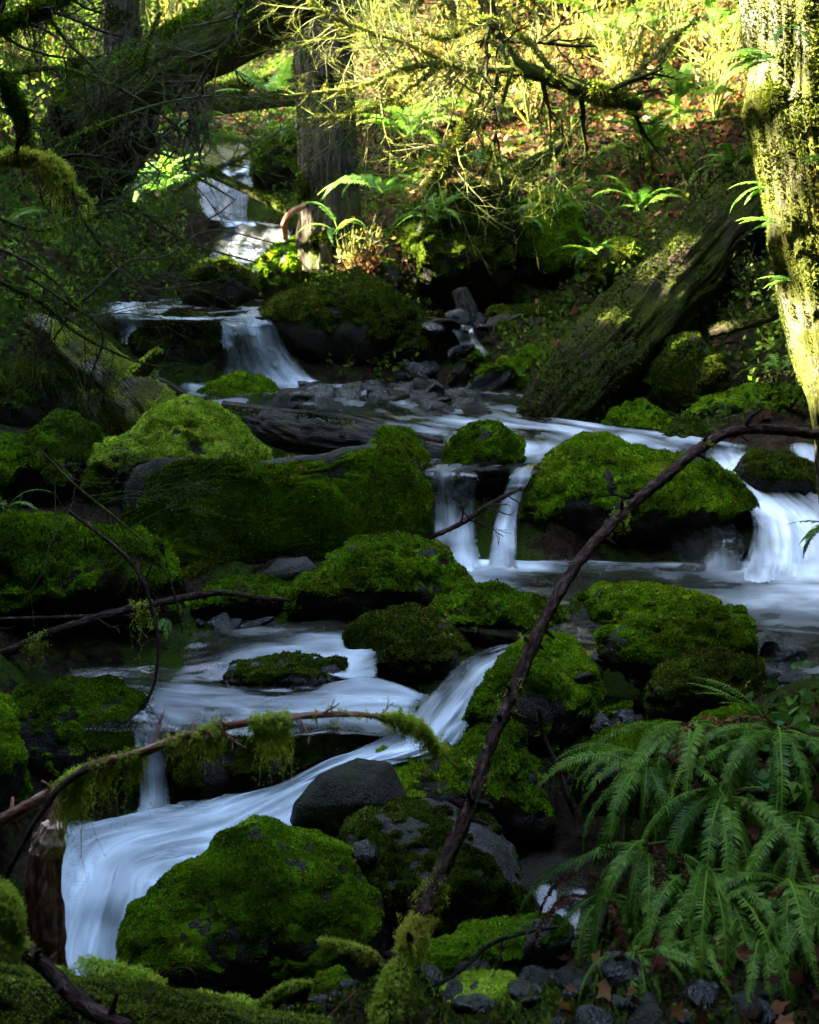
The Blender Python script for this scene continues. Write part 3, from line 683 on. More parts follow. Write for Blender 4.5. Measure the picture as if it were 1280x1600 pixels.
B([(676,780),(700,748),(760,740),(815,745),(830,800),(828,890),(750,905),(680,895)], 9.75,
  'dark wet rock face behind the two middle falls', seed=17, mat='rock_wet', moss=0, name='wet_rock', group='bare wet rocks', depth=.9)
B([(812,750),(845,706),(900,676),(940,683),(1000,703),(1080,712),(1140,745),(1177,790),(1150,830),(1085,850),(1050,895),(900,900),(820,895),(805,820)], 9.4,
  'large sloping mossy boulder between the middle falls and the right cascade', seed=18, sub=6, facet=6, lump=.07, moss=.95, mthr=-.1)
B([(1040,832),(1058,805),(1100,797),(1140,812),(1162,838),(1168,895),(1090,905),(1043,895)], 8.95,
  'shiny blue-grey wet rock at the foot of the right cascade', under=.1, seed=19, mat='rock_wet', moss=0, name='wet_rock', group='bare wet rocks', facet=5)
B([(1150,745),(1165,703),(1215,706),(1272,733),(1306,772),(1296,800),(1235,788),(1180,772)], 9.35,
  'dark wet mossy rock standing in the right cascade', seed=20, mmat='moss_dark', moss=.8, facet=4)
B([(936,684),(958,642),(1000,630),(1042,655),(1048,694),(990,708)], 11.0, 'small bright domed mossy boulder beyond the big sloping one', seed=21)
B([(1018,705),(1048,668),(1085,656),(1110,690),(1098,722),(1050,728)], 10.5, 'small dark mossy boulder at the head of the right cascade', seed=22, mmat='moss_dark')
B([(995,635),(1010,572),(1040,535),(1085,526),(1125,560),(1132,625),(1100,660),(1030,662)], 12.1,
  'upright mossy boulder in front of the big fallen trunk', seed=23, facet=4, mmat='moss_dark', mthr=-.35)
B([(1072,652),(1110,625),(1170,608),(1232,600),(1255,630),(1235,668),(1150,678),(1090,672)], 11.5,
  'long flat mossy slab on the right bank', seed=24)
B([(393,488),(430,462),(495,442),(560,425),(600,450),(652,490),(655,540),(625,598),(560,612),(500,602),(440,555)], 14.9,
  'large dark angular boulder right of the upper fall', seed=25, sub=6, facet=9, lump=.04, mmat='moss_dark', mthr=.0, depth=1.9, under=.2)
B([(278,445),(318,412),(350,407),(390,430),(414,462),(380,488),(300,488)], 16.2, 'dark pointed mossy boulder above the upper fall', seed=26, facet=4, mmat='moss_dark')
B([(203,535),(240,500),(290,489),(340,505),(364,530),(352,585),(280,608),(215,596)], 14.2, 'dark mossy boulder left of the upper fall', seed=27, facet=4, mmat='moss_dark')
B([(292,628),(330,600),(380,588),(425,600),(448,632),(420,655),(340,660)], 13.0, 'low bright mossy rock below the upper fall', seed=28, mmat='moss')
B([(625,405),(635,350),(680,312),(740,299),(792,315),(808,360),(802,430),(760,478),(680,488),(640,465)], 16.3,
  'tall boulder with a moss cap and black undercut, on the far bank', seed=29, mthr=-.5, lump=.12, mmat='moss_dark', depth=1.8)  # dark moss stands in for shade; stray sun reaches the cap
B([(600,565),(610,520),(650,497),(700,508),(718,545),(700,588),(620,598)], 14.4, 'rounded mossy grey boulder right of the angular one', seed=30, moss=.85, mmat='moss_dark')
B([(748,520),(770,485),(830,475),(890,480),(905,520),(860,570),(780,570)], 15.0, 'bare grey boulder beneath the far bank', seed=31, mat='rock_grey', moss=.4, mmat='moss_dark', facet=5)
B([(785,605),(800,560),(830,540),(864,570),(862,612),(820,635)], 13.6, 'small mossy boulder at the foot of the big fallen trunk', seed=32, facet=4)
B([(722,615),(740,585),(790,563),(806,580),(780,612),(740,628)], 13.2, 'tilted bare grey slab near the foot of the big fallen trunk', seed=33, mat='rock_grey', moss=.15, facet=8, name='rock_slab', group='bare wet rocks', squash=3)
B([(700,600),(712,560),(745,545),(770,560),(765,600),(735,620)], 13.7, 'brown-grey angular rock behind the tilted slab', seed=133, mat='rock', moss=.2, facet=8, name='rock_slab', group='bare wet rocks')
B([(383,432),(420,395),(470,371),(508,385),(518,430),(480,465),(400,465)], 16.9, 'boulder with a sunlit mossy side below the straight fir trunk', seed=34, mat='rock_grey', moss=.75, mdir=(.5,-.5,.5), mmat='moss')
B([(-70,1240),(-50,1120),(0,1083),(28,1110),(40,1180),(32,1255),(-20,1300)], 5.4, 'mossy boulder cut off by the left edge of the view', seed=35, mthr=-.3)
B([(12,1115),(40,1072),(110,1056),(180,1068),(228,1103),(262,1155),(264,1240),(180,1300),(60,1280),(18,1210)], 6.15, 'broad dark mossy boulder left of the lower pool', seed=36, sub=6, mthr=.1)
B([(888,1225),(900,1180),(950,1150),(1020,1131),(1072,1138),(1085,1190),(1050,1270),(920,1280)], 5.35, 'half bare grey boulder at the left edge of the fern bank', seed=37, mat='rock_grey', moss=.7)
B([(1035,1185),(1080,1135),(1140,1103),(1220,1108),(1290,1140),(1310,1240),(1180,1290),(1060,1260)], 5.1, 'mossy boulder under the top fern fronds', seed=38, mthr=-.2)
B([(343,1062),(365,1036),(450,1028),(540,1033),(552,1070),(520,1098),(380,1094)], 6.72, depth=.42, label= 'flat dark ledge rock with a fringe of tiny falls', seed=39, mat='rock_wet', moss=.5, name='ledge_rock', group='bare wet rocks', mmat='moss_dark', squash=3)
B([(258,1240),(260,1172),(300,1140),(400,1128),(500,1133),(560,1150),(600,1180),(530,1225),(460,1262),(380,1295),(270,1308)], 6.2, 'dark rock wall holding the lower pool, behind the mossy bough', seed=40, mat='rock', moss=.6, mmat='moss_dark', sub=5)
B([(-80,900),(-60,822),(0,812),(100,818),(200,832),(258,858),(288,925),(280,1000),(150,1025),(-60,1025)], 7.9, 'thick mossy bank of roots overhanging the left side of the stream', seed=41, mmat='moss', mthr=.0, sub=6, depth=1.4, lump=.1, name='mossy_root_bank', cat='root bank', group=None, mat='floor')
B([(28,740),(50,682),(100,648),(152,668),(165,740),(110,805),(40,795)], 9.3, 'leaning mossy mound left of the bright moss mound', seed=42)
B([(-60,650),(-40,580),(30,568),(110,588),(128,660),(60,705),(-40,705)], 10.8, 'dark mossy mound at the far left below the leaning log', seed=43, mmat='moss_dark')
B([(-60,760),(-30,690),(40,690),(60,740),(40,800),(-40,800)], 9.6, 'flat green moss shelf at the left edge behind the root bank', seed=143, mthr=-.4)
B([(410,895),(435,873),(480,870),(497,890),(485,920),(420,922)], 8.15, 'smooth blue-grey stone below the long block', seed=44, mat='rock_grey', moss=0, name='smooth_stone', group='bare wet rocks', lump=.02, sub=4)
B([(640,1530),(670,1485),(750,1448),(850,1430),(892,1450),(885,1500),(800,1545),(680,1565)], 4.15, 'low slab under fresh green moss at the bottom of the view', seed=45, sub=6, mthr=-.1, mmat='moss')
B([(395,285),(400,235),(440,207),(478,215),(484,290),(420,315)], 20, 'mossy boulder beside the top cascade', seed=47, mthr=-.3)
B([(272,905),(298,878),(360,874),(402,900),(392,940),(290,940)], 8.35, 'low mossy stone under the left end of the long block', seed=48, mmat='moss_dark', sub=4)
B([(298,955),(330,912),(410,903),(472,930),(462,968),(360,975)], 7.9, 'mossy shelf under the grey smooth stone', seed=49, moss=.9, sub=5)
B([(900,450),(925,390),(970,374),(1012,395),(1018,450),(960,475)], 15, 'small round mossy hump above the big fallen trunk', seed=50, name='mossy_boulder', mmat='moss_dark')  # darker moss stands in for shade where sun spills over
B([(790,460),(800,340),(850,295),(905,325),(915,430),(890,485),(820,490)], 16.8, 'tall shadowed mossy rock right of the undercut boulder', seed=51, mmat='moss', mthr=-.5, depth=1.5)
B([(370,1002),(380,975),(420,966),(447,985),(442,1010),(400,1016)], 7.5, 'black glistening stone at the back of the left pool', seed=52, mat='rock_wet', moss=0, name='wet_rock', group='bare wet rocks', sub=4)
B([(338,1000),(345,980),(365,976),(374,990),(370,1006)], 7.55, 'little blue glistening stone left of the black one', seed=53, mat='rock_wet', moss=0, name='wet_rock', group='bare wet rocks', sub=4)
B([(285,1035),(320,1005),(370,1000),(392,1020),(350,1042)], 7.3, 'thin mossy stone at the edge of the left pool', seed=54, mmat='moss_dark', sub=4)
B([(920,1035),(930,1012),(960,1008),(970,1030),(945,1050)], 6.35, 'small blue-grey stone wedged between the mossy boulders', seed=55, mat='rock_wet', moss=0, name='wet_rock', group='bare wet rocks', sub=4, facet=4)
B([(918,1140),(945,1110),(985,1100),(992,1125),(960,1155),(925,1160)], 6.0, 'blue-grey stone in the dark gap above the fern bank', seed=56, mat='rock_wet', moss=.2, name='wet_rock', group='bare wet rocks', sub=4, facet=4)
B([(553,445),(568,412),(610,410),(634,440),(610,465)], 15.8, 'flat grey rock catching light below the sunlit ferns', seed=58, mat='rock_grey', moss=.3, name='rock_slab', group='bare wet rocks', sub=4)
B([(1052,892),(1068,882),(1100,885),(1108,897),(1080,902)], 8.4, 'tiny black rock breaking the surface of the broad pool', seed=59, mat='rock_wet', moss=0, name='wet_rock', group='bare wet rocks', sub=3)
B([(1170,1030),(1180,990),(1215,985),(1240,1010),(1235,1050),(1190,1060)], 6.4, 'dark stone on the shingle at the right end of the pool', seed=60, mat='rock_wet', moss=0, name='wet_rock', group='bare wet rocks', sub=4, facet=4)
B([(818,1490),(832,1440),(870,1430),(895,1455),(890,1500),(850,1520)], 4.0, 'brown-grey rounded stone at the left foot of the fern', seed=61, mat='rock_grey', moss=.1, name='smooth_stone', group='bare wet rocks', sub=4)
B([(660,1590),(690,1545),(740,1520),(800,1530),(850,1570),(860,1640),(700,1650)], 3.75, 'grey stone with a moss fringe in the bottom shingle', seed=62, mat='rock_grey', moss=.35, group='bare wet rocks', name='smooth_stone', mmat='moss_bright', sub=5)
B([(484,1560),(500,1525),(530,1515),(548,1540),(540,1575),(505,1580)], 4.2, 'small mossy stone below the big rounded boulder', seed=63, sub=4)
B([(548,1345),(552,1318),(575,1312),(590,1335),(580,1360)], 5.15, 'small wet stone between the two foreground boulders', seed=64, mat='rock_wet', moss=0, name='wet_rock', group='bare wet rocks', sub=3)

# loose stones: four shapes copied over the shingle
protos = []
for k in range(4):
    S, F = ico(3); r_ = np.random.default_rng(k+300); S = S.copy()
    for n_, c_ in zip(norm(r_.normal(size=(6,3))), r_.uniform(.5,.85,6)):
        d = S@n_; S = S - n_[None]*np.maximum(d-c_, 0)[:,None]*.97
    V = S*np.array([1,.8,.5])*(1+.12*fbm(S, 1.8, 3, k))[:,None]; g = Geo(); g.add(V, T=F)
    protos.append(g.mesh('shingle_stone', M[('rock_wet','rock_wet','rock','rock_wet')[k]], True))
rs = np.random.default_rng(77)
STONES = [((450,640),(575,668),26,(12.4,13.6),(.09,.24),'stones in the shallow riffle', 'wet stone in the riffle below the upper fall'),
          ((600,740),(620,660),22,(12.2,12.9),(.10,.26),'stones in the middle riffle', 'wet stone in the riffle left of the slanting trunk'),
          ((660,880),(640,662),12,(11.4,12),(.08,.2),'stones at the front of the riffle', 'wet stone at the foot of the slanting trunk'),
          ((610,760),(545,600),18,(13.6,14.6),(.12,.3),'broken stones under the grey boulder', 'dark stone heaped under the rounded grey boulder'),
          ((1170,1280),(1000,1090),22,(5.9,6.6),(.04,.12),'shingle at the right end of the broad pool', 'stone of the shingle right of the broad pool'),
          ((290,470),(925,1000),16,(7.4,8.0),(.05,.12),'stones behind the left pool', 'stone on the shelf behind the left pool'),
          ((660,900),(1520,1600),26,(3.5,4.1),(.04,.11),'shingle at the bottom of the view', 'stone of the bottom shingle by the fern'),
          ((430,660),(1545,1600),16,(3.7,4.2),(.03,.08),'shingle below the rounded boulder', 'stone below the big rounded boulder'),
          ((900,1010),(1040,1140),9,(6.0,6.4),(.05,.12),'stones in the dark gap', 'stone in the dark gap above the ferns')]
def ordinal(n): return '%d%s' % (n, 'th' if 10 <= n % 100 <= 20 else {1:'st',2:'nd',3:'rd'}.get(n % 10, 'th'))
def stones(xr, yr, n, Yr, sr, grp, lab, wade=True):
    todo = []
    for q in range(n):
        ypx = rs.uniform(*yr); Yc = Yr[1] + (Yr[0]-Yr[1])*(ypx-yr[0])/(yr[1]-yr[0]); xp = rs.uniform(*xr); p = P(xp, ypx, Yc)
        gz = ground_z([[p[0], p[1]]])[0]; near = _wk[np.argmin(((_wk[:,:2]-p[:2])**2).sum(1))]
        base = max(gz, near[2]-.03 if wade and np.hypot(*(near[:2]-p[:2])) < .25 else gz); sz = sr[0] + (sr[1]-sr[0])*rs.random()**1.8
        o = bpy.data.objects.new('shingle_stone', protos[rs.integers(4)]); COL.objects.link(o)
        o.location = (p[0], p[1], base+sz*.10); o.scale = (sz*rs.uniform(.8,1.3), sz, sz*rs.uniform(.6,1.2)); o.rotation_euler = (rs.normal()*.3, rs.normal()*.3, rs.uniform(0,6.28))
        todo.append((xp, sz, o))
    todo.sort(key=lambda t: t[0]); mid = (sr[0]+sr[1])/2
    for k, (xp, sz, o) in enumerate(todo): tag(o, ('larger ' if sz > mid else 'small ')+lab+', '+ordinal(k+1)+' from the left', 'stone', grp)
for a_ in STONES: stones(*a_)

# ------------------------------------------------------------------ logs and trunks
def line(pts): return np.array([P(*p) for p in pts])
def log(name, label, cat, pts, rpx, mat='bark_mossy', mmat='moss_dark', moss=.5, sides=40, n=90, seed=0, noise=.12, ridge=.12, ridgen=9, group=None, nt=9000, mdir=(0,0,1), mthr=0, part='trunk', tl=1.0, ml=1.0):
    c = line(pts); r = np.array([q*p[2]/FPX for q, p in zip(np.broadcast_to(rpx, len(pts)), pts)])
    g = Geo(); V, T, uvw = add_tube(g, c, r, sides=sides, n=n, noise=noise, ridge=ridge, ridgen=ridgen, seed=seed, nscale=1.2)
    o = g.build(name, M[mat], smooth=True); tag(o, label, cat, group)
    if moss > 0:
        rng = np.random.default_rng(seed+9); Yc = np.mean([p[2] for p in pts]); Nn = vnormals(V, T)
        mk = smooth01(Nn@np.array(mdir, float)*.8 + 1.1*fbm(V, 1.6, 4, seed) - mthr + (moss-.5), 0, .5)
        p, fn, k, b = sample_surf(V, T, nt, rng, mk[T].mean(1)**2)
        gm = Geo(); tufts(gm, p, fn, .0030*Yc*ml, .0011*Yc*ml, rng, 1.2, tone=.40+.3*fbm(p, 3, 3, seed+4))
        gm.build('moss', M[mmat], parent=o)
    return o, V, T
log('fallen_tree', 'huge mossy fallen trunk slanting up the right bank', 'fallen tree', [(845,672,11.5),(885,622,11.7),(975,525,12.4),(1070,420,13.1),(1165,315,13.7),(1290,180,14.4)], [50,64,66,64,62,58],
    seed=1, sides=72, n=170, nt=20000, ridge=.13, ridgen=26, noise=.16, mthr=.0, mdir=(-.6,-.2,.7), mmat='moss_dark', ml=.8)
log('fallen_log', 'thin dark log lying under the huge fallen trunk', 'fallen log', [(980,640,12.6),(1100,560,12.8),(1250,430,13.4)], [16,20,22], seed=2, nt=2500)
log('fallen_log', 'broken dark log below the right bank, behind the upright mossy boulder', 'fallen log', [(1110,520,12.0),(1180,500,11.8),(1260,470,11.6),(1340,440,11.4)], [9,11,12,14], seed=3, nt=1200, sides=16)
log('fallen_log', 'dark wet log with water creeping round it, behind the long block', 'fallen log', [(320,645,11.2),(440,672,10.4),(560,692,9.95),(700,712,9.6)], [12,30,32,16], mat='driftwood', seed=4, nt=2500, sides=40, n=120, mthr=.25, ridge=.2)
log('fallen_log', 'slim black log crossing the water below the low bright mossy rock', 'fallen log', [(350,632,11.6),(440,646,11.2),(540,656,10.9),(690,690,10.2)], [7,9,8,5], mat='driftwood', moss=0, seed=5, sides=16)
log('leaning_log', 'pale mossy log leaning down from the left bank', 'leaning log', [(48,502,10.7),(90,520,10.5),(135,560,10.2),(195,608,9.95),(262,672,9.7)], [12,20,36,44,46], mat='bark_pale', mmat='moss_hang', seed=6, nt=34000, sides=44, n=110, mthr=-.1, noise=.2, ml=.5)
log('mossy_stub', 'forked mossy stub standing up beside the leaning log', 'stub', [(175,690,9.9),(185,640,9.9),(205,600,9.85),(250,548,9.8)], [28,24,19,7], mmat='moss_hang', seed=7, nt=5000, sides=26, n=50, mthr=-.2, ml=.8)
log('mossy_stub', 'short rounded mossy knob left of the forked stub', 'stub', [(158,672,9.85),(155,640,9.85),(152,612,9.85)], [20,19,12], mmat='moss', seed=8, nt=2500, sides=24, n=30, mthr=-.4, ml=.8)
log('dead_stick', 'dark stick poking from behind the forked stub', 'stick', [(232,590,10.4),(262,604,10.5),(292,622,10.6)], [8,9,7], mat='driftwood', moss=0, seed=9, sides=12, n=14)
log('fallen_tree', 'massive dark trunk leaning across the top left corner', 'fallen tree', [(590,-110,13.9),(500,-52,13.7),(400,22,13.5),(300,82,13.3),(200,132,13.1),(110,190,13.0)], [52,50,50,48,48,52], mat='bark_mossy', mmat='moss', moss=.6, seed=10, sides=60, n=150, nt=16000, mthr=.25, ridge=.14)
# root plate hanging from the leaning trunk
rng = np.random.default_rng(44)
rp = B([(60,210),(100,130),(170,100),(235,130),(250,190),(215,260),(150,320),(90,330),(55,280)], 13.4, 'dark torn root plate under the leaning trunk', seed=70, mat='floor', moss=.55, mmat='moss_dark', name='root_plate', cat='root plate', group=None, lump=.14)
g = Geo()
for q in range(46):
    x0, y0 = rng.uniform(60,330), rng.uniform(120,200); L = rng.uniform(50,190)
    pts = [P(x0+rng.normal()*6*k, y0+L*k/4, 12.9+rng.uniform(-.1,.1)) for k in range(5)]
    add_tube(g, pts, np.array([.02,.016,.012,.008,.004])*rng.uniform(.6,1.5), sides=5, n=9)
g.build('hanging_roots', M['bark'], parent=rp)
# standing trees
def tree(label, pts, rpx, mat='bark', mmat='moss_dark', moss=.3, seed=0, name='tree_trunk', cat='tree', crown=None, **k):
    return log(name, label, cat, pts, rpx, mat=mat, mmat=mmat, moss=moss, seed=seed, **k)
log('fir_tree', 'straight thick fir trunk with furrowed bark beside the top cascade', 'tree', [(519,420,16.7),(514,300,16.7),(508,150,16.7),(500,0,16.7),(494,-160,16.8)], [56,46,44,44,43], mat='bark', moss=.3, seed=20, sides=90, n=260, ridge=.17, ridgen=22, noise=.05, nt=7000, mthr=.35, mdir=(-.2,-.4,.1))
log('fir_tree', 'dark upright trunk behind the leaning trunk at the top left', 'tree', [(195,260,14.6),(192,100,14.6),(190,-60,14.6)], [32,27,26], mat='bark', moss=.2, seed=21, sides=40, n=90, ridge=.15, nt=2500)
tx, TV, TT = log('maple_tree', 'sunlit moss covered trunk leaning in at the right edge', 'tree',
    [(1385,900,7.0),(1352,760,7.0),(1338,660,7.0),(1312,560,7.0),(1288,450,7.0),(1270,330,7.0),(1252,220,7.05),(1246,170,7.1),(1246,80,7.1),(1240,-20,7.15),(1232,-160,7.2)], [84,74,66,66,70,72,72,84,76,76,78],
    mat='bark_pale', mmat='moss_gold', moss=.62, seed=22, sides=90, n=320, ridge=.13, ridgen=20, noise=.12, nt=130000, mthr=-.32, mdir=(.55,-.2,.1), ml=.75)
# burl with thick moss on the sunlit trunk, long ragged moss and a few leaves
rng = np.random.default_rng(6); g = Geo()
V, F = ico(5); c = P(1216,158,6.95); Vb = c + V*np.array([.09,.09,.11]) ; nb = norm(V); Vb = Vb + nb*(.03*fbm(Vb*9,1,3,3))[:,None]
g.add(Vb, T=F, tone=.45); p, fn, k, b = sample_surf(Vb, F, 9000, rng); tufts(g, p, fn, .022, .007, rng, 1.2, tone=.5+.3*fbm(p, 8, 3, 2))
g.build('burl', M['moss_gold'], parent=tx)
g = Geo(); Nn = vnormals(TV, TT); mk = smooth01(Nn@np.array([.75,-.45,0])+.7*fbm(TV,2.2,3,9), .25, .6)
p, fn, k, b = sample_surf(TV, TT, 9000, rng, mk[TT].mean(1)**2)
leaves(g, p+fn*.02, fn, .030, .007, rng, .9, tone=.55+.3*fbm(p, 4, 3, 2), droop=.4)
g.build('leafy_moss', M['moss_gold'], parent=tx)
# small epiphyte ferns are added with the ferns below
log('dead_snag', 'dark broken snag leaning on the rocks in the middle distance', 'snag', [(742,545,14.4),(732,500,14.4),(718,452,14.4)], [16,20,12], mat='driftwood', moss=0, seed=23, sides=24, n=40, noise=.2)
log('dead_snag', 'little upright broken post on the boulder below the sunlit ferns', 'snag', [(508,440,16.0),(508,412,16.0),(504,382,16.0)], [10,7,6], mat='bark', moss=0, seed=24, sides=14, n=16)
for (lab, a, b_, r, s) in [('mossy log lying across the sunlit clearing, upper of two', (235,162,24), (480,118,24), 8, 30), ('mossy log lying across the sunlit clearing, lower of two', (250,168,21), (460,150,21.4), 10, 31),
                       ('brown log resting low across the sunlit clearing', (310,178,20.6), (470,158,20.8), 8, 32), ('dark branch log crossing in front of the top cascade', (290,255,18.2), (455,335,16.6), 6, 33)]:
    log('fallen_log', lab, 'fallen log', [a, ((a[0]+b_[0])/2, (a[1]+b_[1])/2-3, (a[2]+b_[2])/2), b_], [r, r, r*.8], seed=s, sides=18, n=40, nt=1500, moss=.5)
log('curved_root', 'bare reddish root curling out beside the fir trunk', 'root', [(446,372,16.4),(444,350,16.2),(456,332,16.1),(476,322,16.3)], [5,5,5,4], mat='bark_red', moss=0, seed=35, sides=10, n=24)
# foreground log and stump
fg_log, _, _ = log('foreground_log', 'big decaying log under loose moss along the bottom edge', 'fallen log', [(-140,1555,3.5),(60,1572,3.55),(260,1600,3.5),(520,1632,3.4)], [62,64,56,40], mat='bark_mossy', mmat='moss_hang', seed=36, sides=60, n=160, nt=16000, noise=.2, mthr=.1, ml=1.2)
o, V, T = log('broken_stump', 'reddish-brown upright stump with a pale snapped top', 'stump', [(72,1530,4.1),(72,1450,4.1),(68,1370,4.1),(80,1290,4.1),(96,1245,4.1)], [36,33,30,27,24], mat='bark_red', moss=0, seed=37, sides=44, n=90, ridge=.14, ridgen=10, noise=.12)
g = Geo(); rng = np.random.default_rng(5); c0_ = P(72,1330,3.93); top_ = P(82,1288,3.93)
add_tube(g, [c0_, (c0_+top_)/2, top_], [.060,.058,.036], sides=30, n=16, noise=.22, seed=3, ridge=.25, ridgen=16)
for q in range(60):
    a_ = rng.uniform(0,6.28); r_ = rng.uniform(.01,.052); b0 = c0_+(top_-c0_)*rng.uniform(.35,.8)+np.array([math.cos(a_)*r_, math.sin(a_)*r_*.8, 0]); h_ = rng.uniform(.02,.055)*(1.2+math.cos(a_)*.6)
    add_tube(g, [b0, b0+[rng.normal()*.004, rng.normal()*.004, h_]], [.007,.0012], sides=4, n=3, tone=rng.random())
g.build('snapped_wood', M['cut_wood'], parent=o, smooth=False)

# ------------------------------------------------------------------ branches and hanging moss
def drape(geo, path, n, length, rng, Yc, spread=.03, tone=.5, down=1.0):
    """hanging moss: thin curved strands with side leaflets, along a 3-D path"""
    path = np.asarray(path); t = rng.random(n)*(len(path)-1); i = np.minimum(t.astype(int), len(path)-2); f = (t-i)[:,None]
    p0 = path[i]*(1-f) + path[i+1]*f + rng.normal(size=(n,3))*spread
    L = length*rng.beta(1.6,2.6,n)*1.6*(.25+.85*np.sin(np.clip(t/(len(path)-1),0,1)*math.pi)**1.3); K = 7; seg = np.linspace(0,1,K)
    sway = rng.normal(size=(n,2))*.16; w = .0005*Yc*rng.uniform(.7,1.4,n)
    L = L*(.30+1.5*np.abs(perlin(np.c_[t*(3.1+n%3), np.full(n, n*.37), np.zeros(n)], 5)))*1.2
    cur = p0[:,None,:] + np.stack([sway[:,:1]*L[:,None]*seg, sway[:,1:]*L[:,None]*seg, -down*L[:,None]*seg**1.1], 2)
    cur[:,1:] += rng.normal(size=(n,K-1,3))*L[:,None,None]*.035
    az = rng.uniform(0, math.pi, n); wd = np.stack([np.cos(az), np.sin(az), np.zeros(n)], 1)
    tp = (1-seg)[None,:,None]*w[:,None,None]*wd[:,None,:]
    A, Bv = cur-tp, cur+tp; V = np.stack([A,Bv], 2).reshape(-1,3)
    b = (np.arange(n)*K*2)[:,None]; q = np.arange(K-1)[None]*2
    Q = np.stack([b+q, b+q+1, b+q+3, b+q+2], 2).reshape(-1,4)
    tn = np.clip(tone + rng.normal(0,.18,n), 0, 1)
    geo.add(V, Q=Q, tone=np.repeat(tn, K*2))
    pp = cur[:,:-1].reshape(-1,3); pp = np.repeat(pp, 4, 0) + rng.normal(size=(len(pp)*4,3))*.0013*Yc
    tufts(geo, pp, norm(rng.normal(size=pp.shape)+[0,0,-1.2]), .0026*Yc, .0004*Yc, rng, .6, tone=np.repeat(tn,(K-1)*4))
def clump(geo, path, rad, n, rng, Yc, tone=.5, ml=1.0):
    path = np.asarray(path); t = rng.random(n)*(len(path)-1); i = np.minimum(t.astype(int), len(path)-2); f = (t-i)[:,None]
    r = np.interp(t, np.arange(len(path)), np.broadcast_to(rad, len(path)))
    d = norm(rng.normal(size=(n,3)) + [0,0,.1]); p = path[i]*(1-f)+path[i+1]*f + d*r[:,None]*rng.uniform(.4,1,(n,1))**.5
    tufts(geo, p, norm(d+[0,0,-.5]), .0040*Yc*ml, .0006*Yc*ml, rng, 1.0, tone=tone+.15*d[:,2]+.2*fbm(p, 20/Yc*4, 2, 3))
def twigs(geo, base, d, L, r, depth, rng, kink=.25, up=.05, nsub=(3,5), ang=.75, sides=4):
    k = 6; pts = [np.array(base, float)]; d = norm(d); dirs = []
    for q in range(k):
        d = norm(d + rng.normal(size=3)*kink*.5 + [0,0,up*.3]); dirs.append(d); pts.append(pts[-1]+d*L/k)
    add_tube(geo, pts, [r, r*.8, r*.6, r*.35], sides=sides, n=9, cap=False, tone=rng.random())
    if depth > 0:
        for q in range(rng.integers(nsub[0], nsub[1]+1)):
            t = rng.uniform(.2, .95); i = min(int(t*k), k-1); b = pts[i]+(pts[i+1]-pts[i])*(t*k-i)
            nd = norm(dirs[i] + ang*norm(np.cross(dirs[i], rng.normal(size=3))))
            twigs(geo, b, nd, L*rng.uniform(.35,.6), r*.5, depth-1, rng, kink, up, nsub, ang, 3)
def branch(label, pts, rpx, mat='twig', seed=0, tw=0, twL=.3, moss=None, sides=12, n=70, name='branch', cat='branch', group=None, noise=.18, clumps=None, mmat='moss_hang', tone=.5, knots=0, tdepth=1, ang=.75):
    rng = np.random.default_rng(seed+500); c = line(pts); Ym = np.mean([p[2] for p in pts])
    r = np.array([q*p[2]/FPX for q, p in zip(np.broadcast_to(rpx, len(pts)), pts)]); g = Geo()
    add_tube(g, c, r, sides=sides, n=n, noise=noise, seed=seed, nscale=1.4)
    path = catmull(c, n); rr = np.interp(np.linspace(0,1,n), np.linspace(0,1,len(r)), r)
    tan = norm(np.gradient(path, axis=0))
    for q in range(knots):
        i = rng.integers(4, n-4); d = norm(np.cross(tan[i], rng.normal(size=3)))
        add_tube(g, [path[i], path[i]+d*rr[i]*1.6, path[i]+d*rr[i]*rng.uniform(1.8,3.5)], [rr[i]*.55, rr[i]*.35, rr[i]*.2], sides=6, n=5)
    o = g.build(name, M[mat], smooth=True); tag(o, label, cat, group)
    if tw:
        g = Geo()
        for q in range(tw):
            i = rng.integers(n//8, n-1); d = norm(tan[i]*.5 + norm(np.cross(tan[i], rng.normal(size=3)))*ang)
            twigs(g, path[i], d, twL*rng.uniform(.5,1.4), rr[i]*.4, tdepth, rng)
        g.build('twigs', M[mat], parent=o, smooth=True)
    if moss or clumps:
        g = Geo()
        for (a, b_, cnt, L) in (moss or []):
            drape(g, path[int(a*(n-1)):int(b_*(n-1))+1], int(cnt*.9), L, rng, Ym, spread=rr.mean()*.9, tone=tone)
        for (a, b_, cnt, R_) in (clumps or []):
            seg = path[int(a*(n-1)):int(b_*(n-1))+1]; clump(g, seg, R_*np.sin(np.linspace(.25,2.9,len(seg))), cnt, rng, Ym, tone=tone)
        g.build('hanging_moss', M[mmat], parent=o)
    return o, path, rr
branch('long dark branch arching from the right edge down over the stream', [(1310,684,6.3),(1225,673,6.0),(1150,673,5.7),(1095,700,5.45),(1040,745,5.2),(975,800,4.9),(905,878,4.6),(850,970,4.35),(805,1075,4.15),(765,1165,3.98),(735,1260,3.82),(690,1360,3.66),(655,1440,3.55),(625,1520,3.45),(590,1625,3.35)],
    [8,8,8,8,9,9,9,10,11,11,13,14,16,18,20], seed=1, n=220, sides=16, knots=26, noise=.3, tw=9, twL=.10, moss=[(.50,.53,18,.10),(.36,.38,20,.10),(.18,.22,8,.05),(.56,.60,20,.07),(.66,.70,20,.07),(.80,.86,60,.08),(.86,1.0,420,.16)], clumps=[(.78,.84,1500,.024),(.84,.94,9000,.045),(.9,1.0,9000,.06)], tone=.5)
branch('short upright twig sprouting from the arching branch', [(1162,668,5.75),(1172,652,5.75),(1188,640,5.75)], [5,4,2], seed=2, n=14, sides=8, group=None, name='twig', cat='twig')
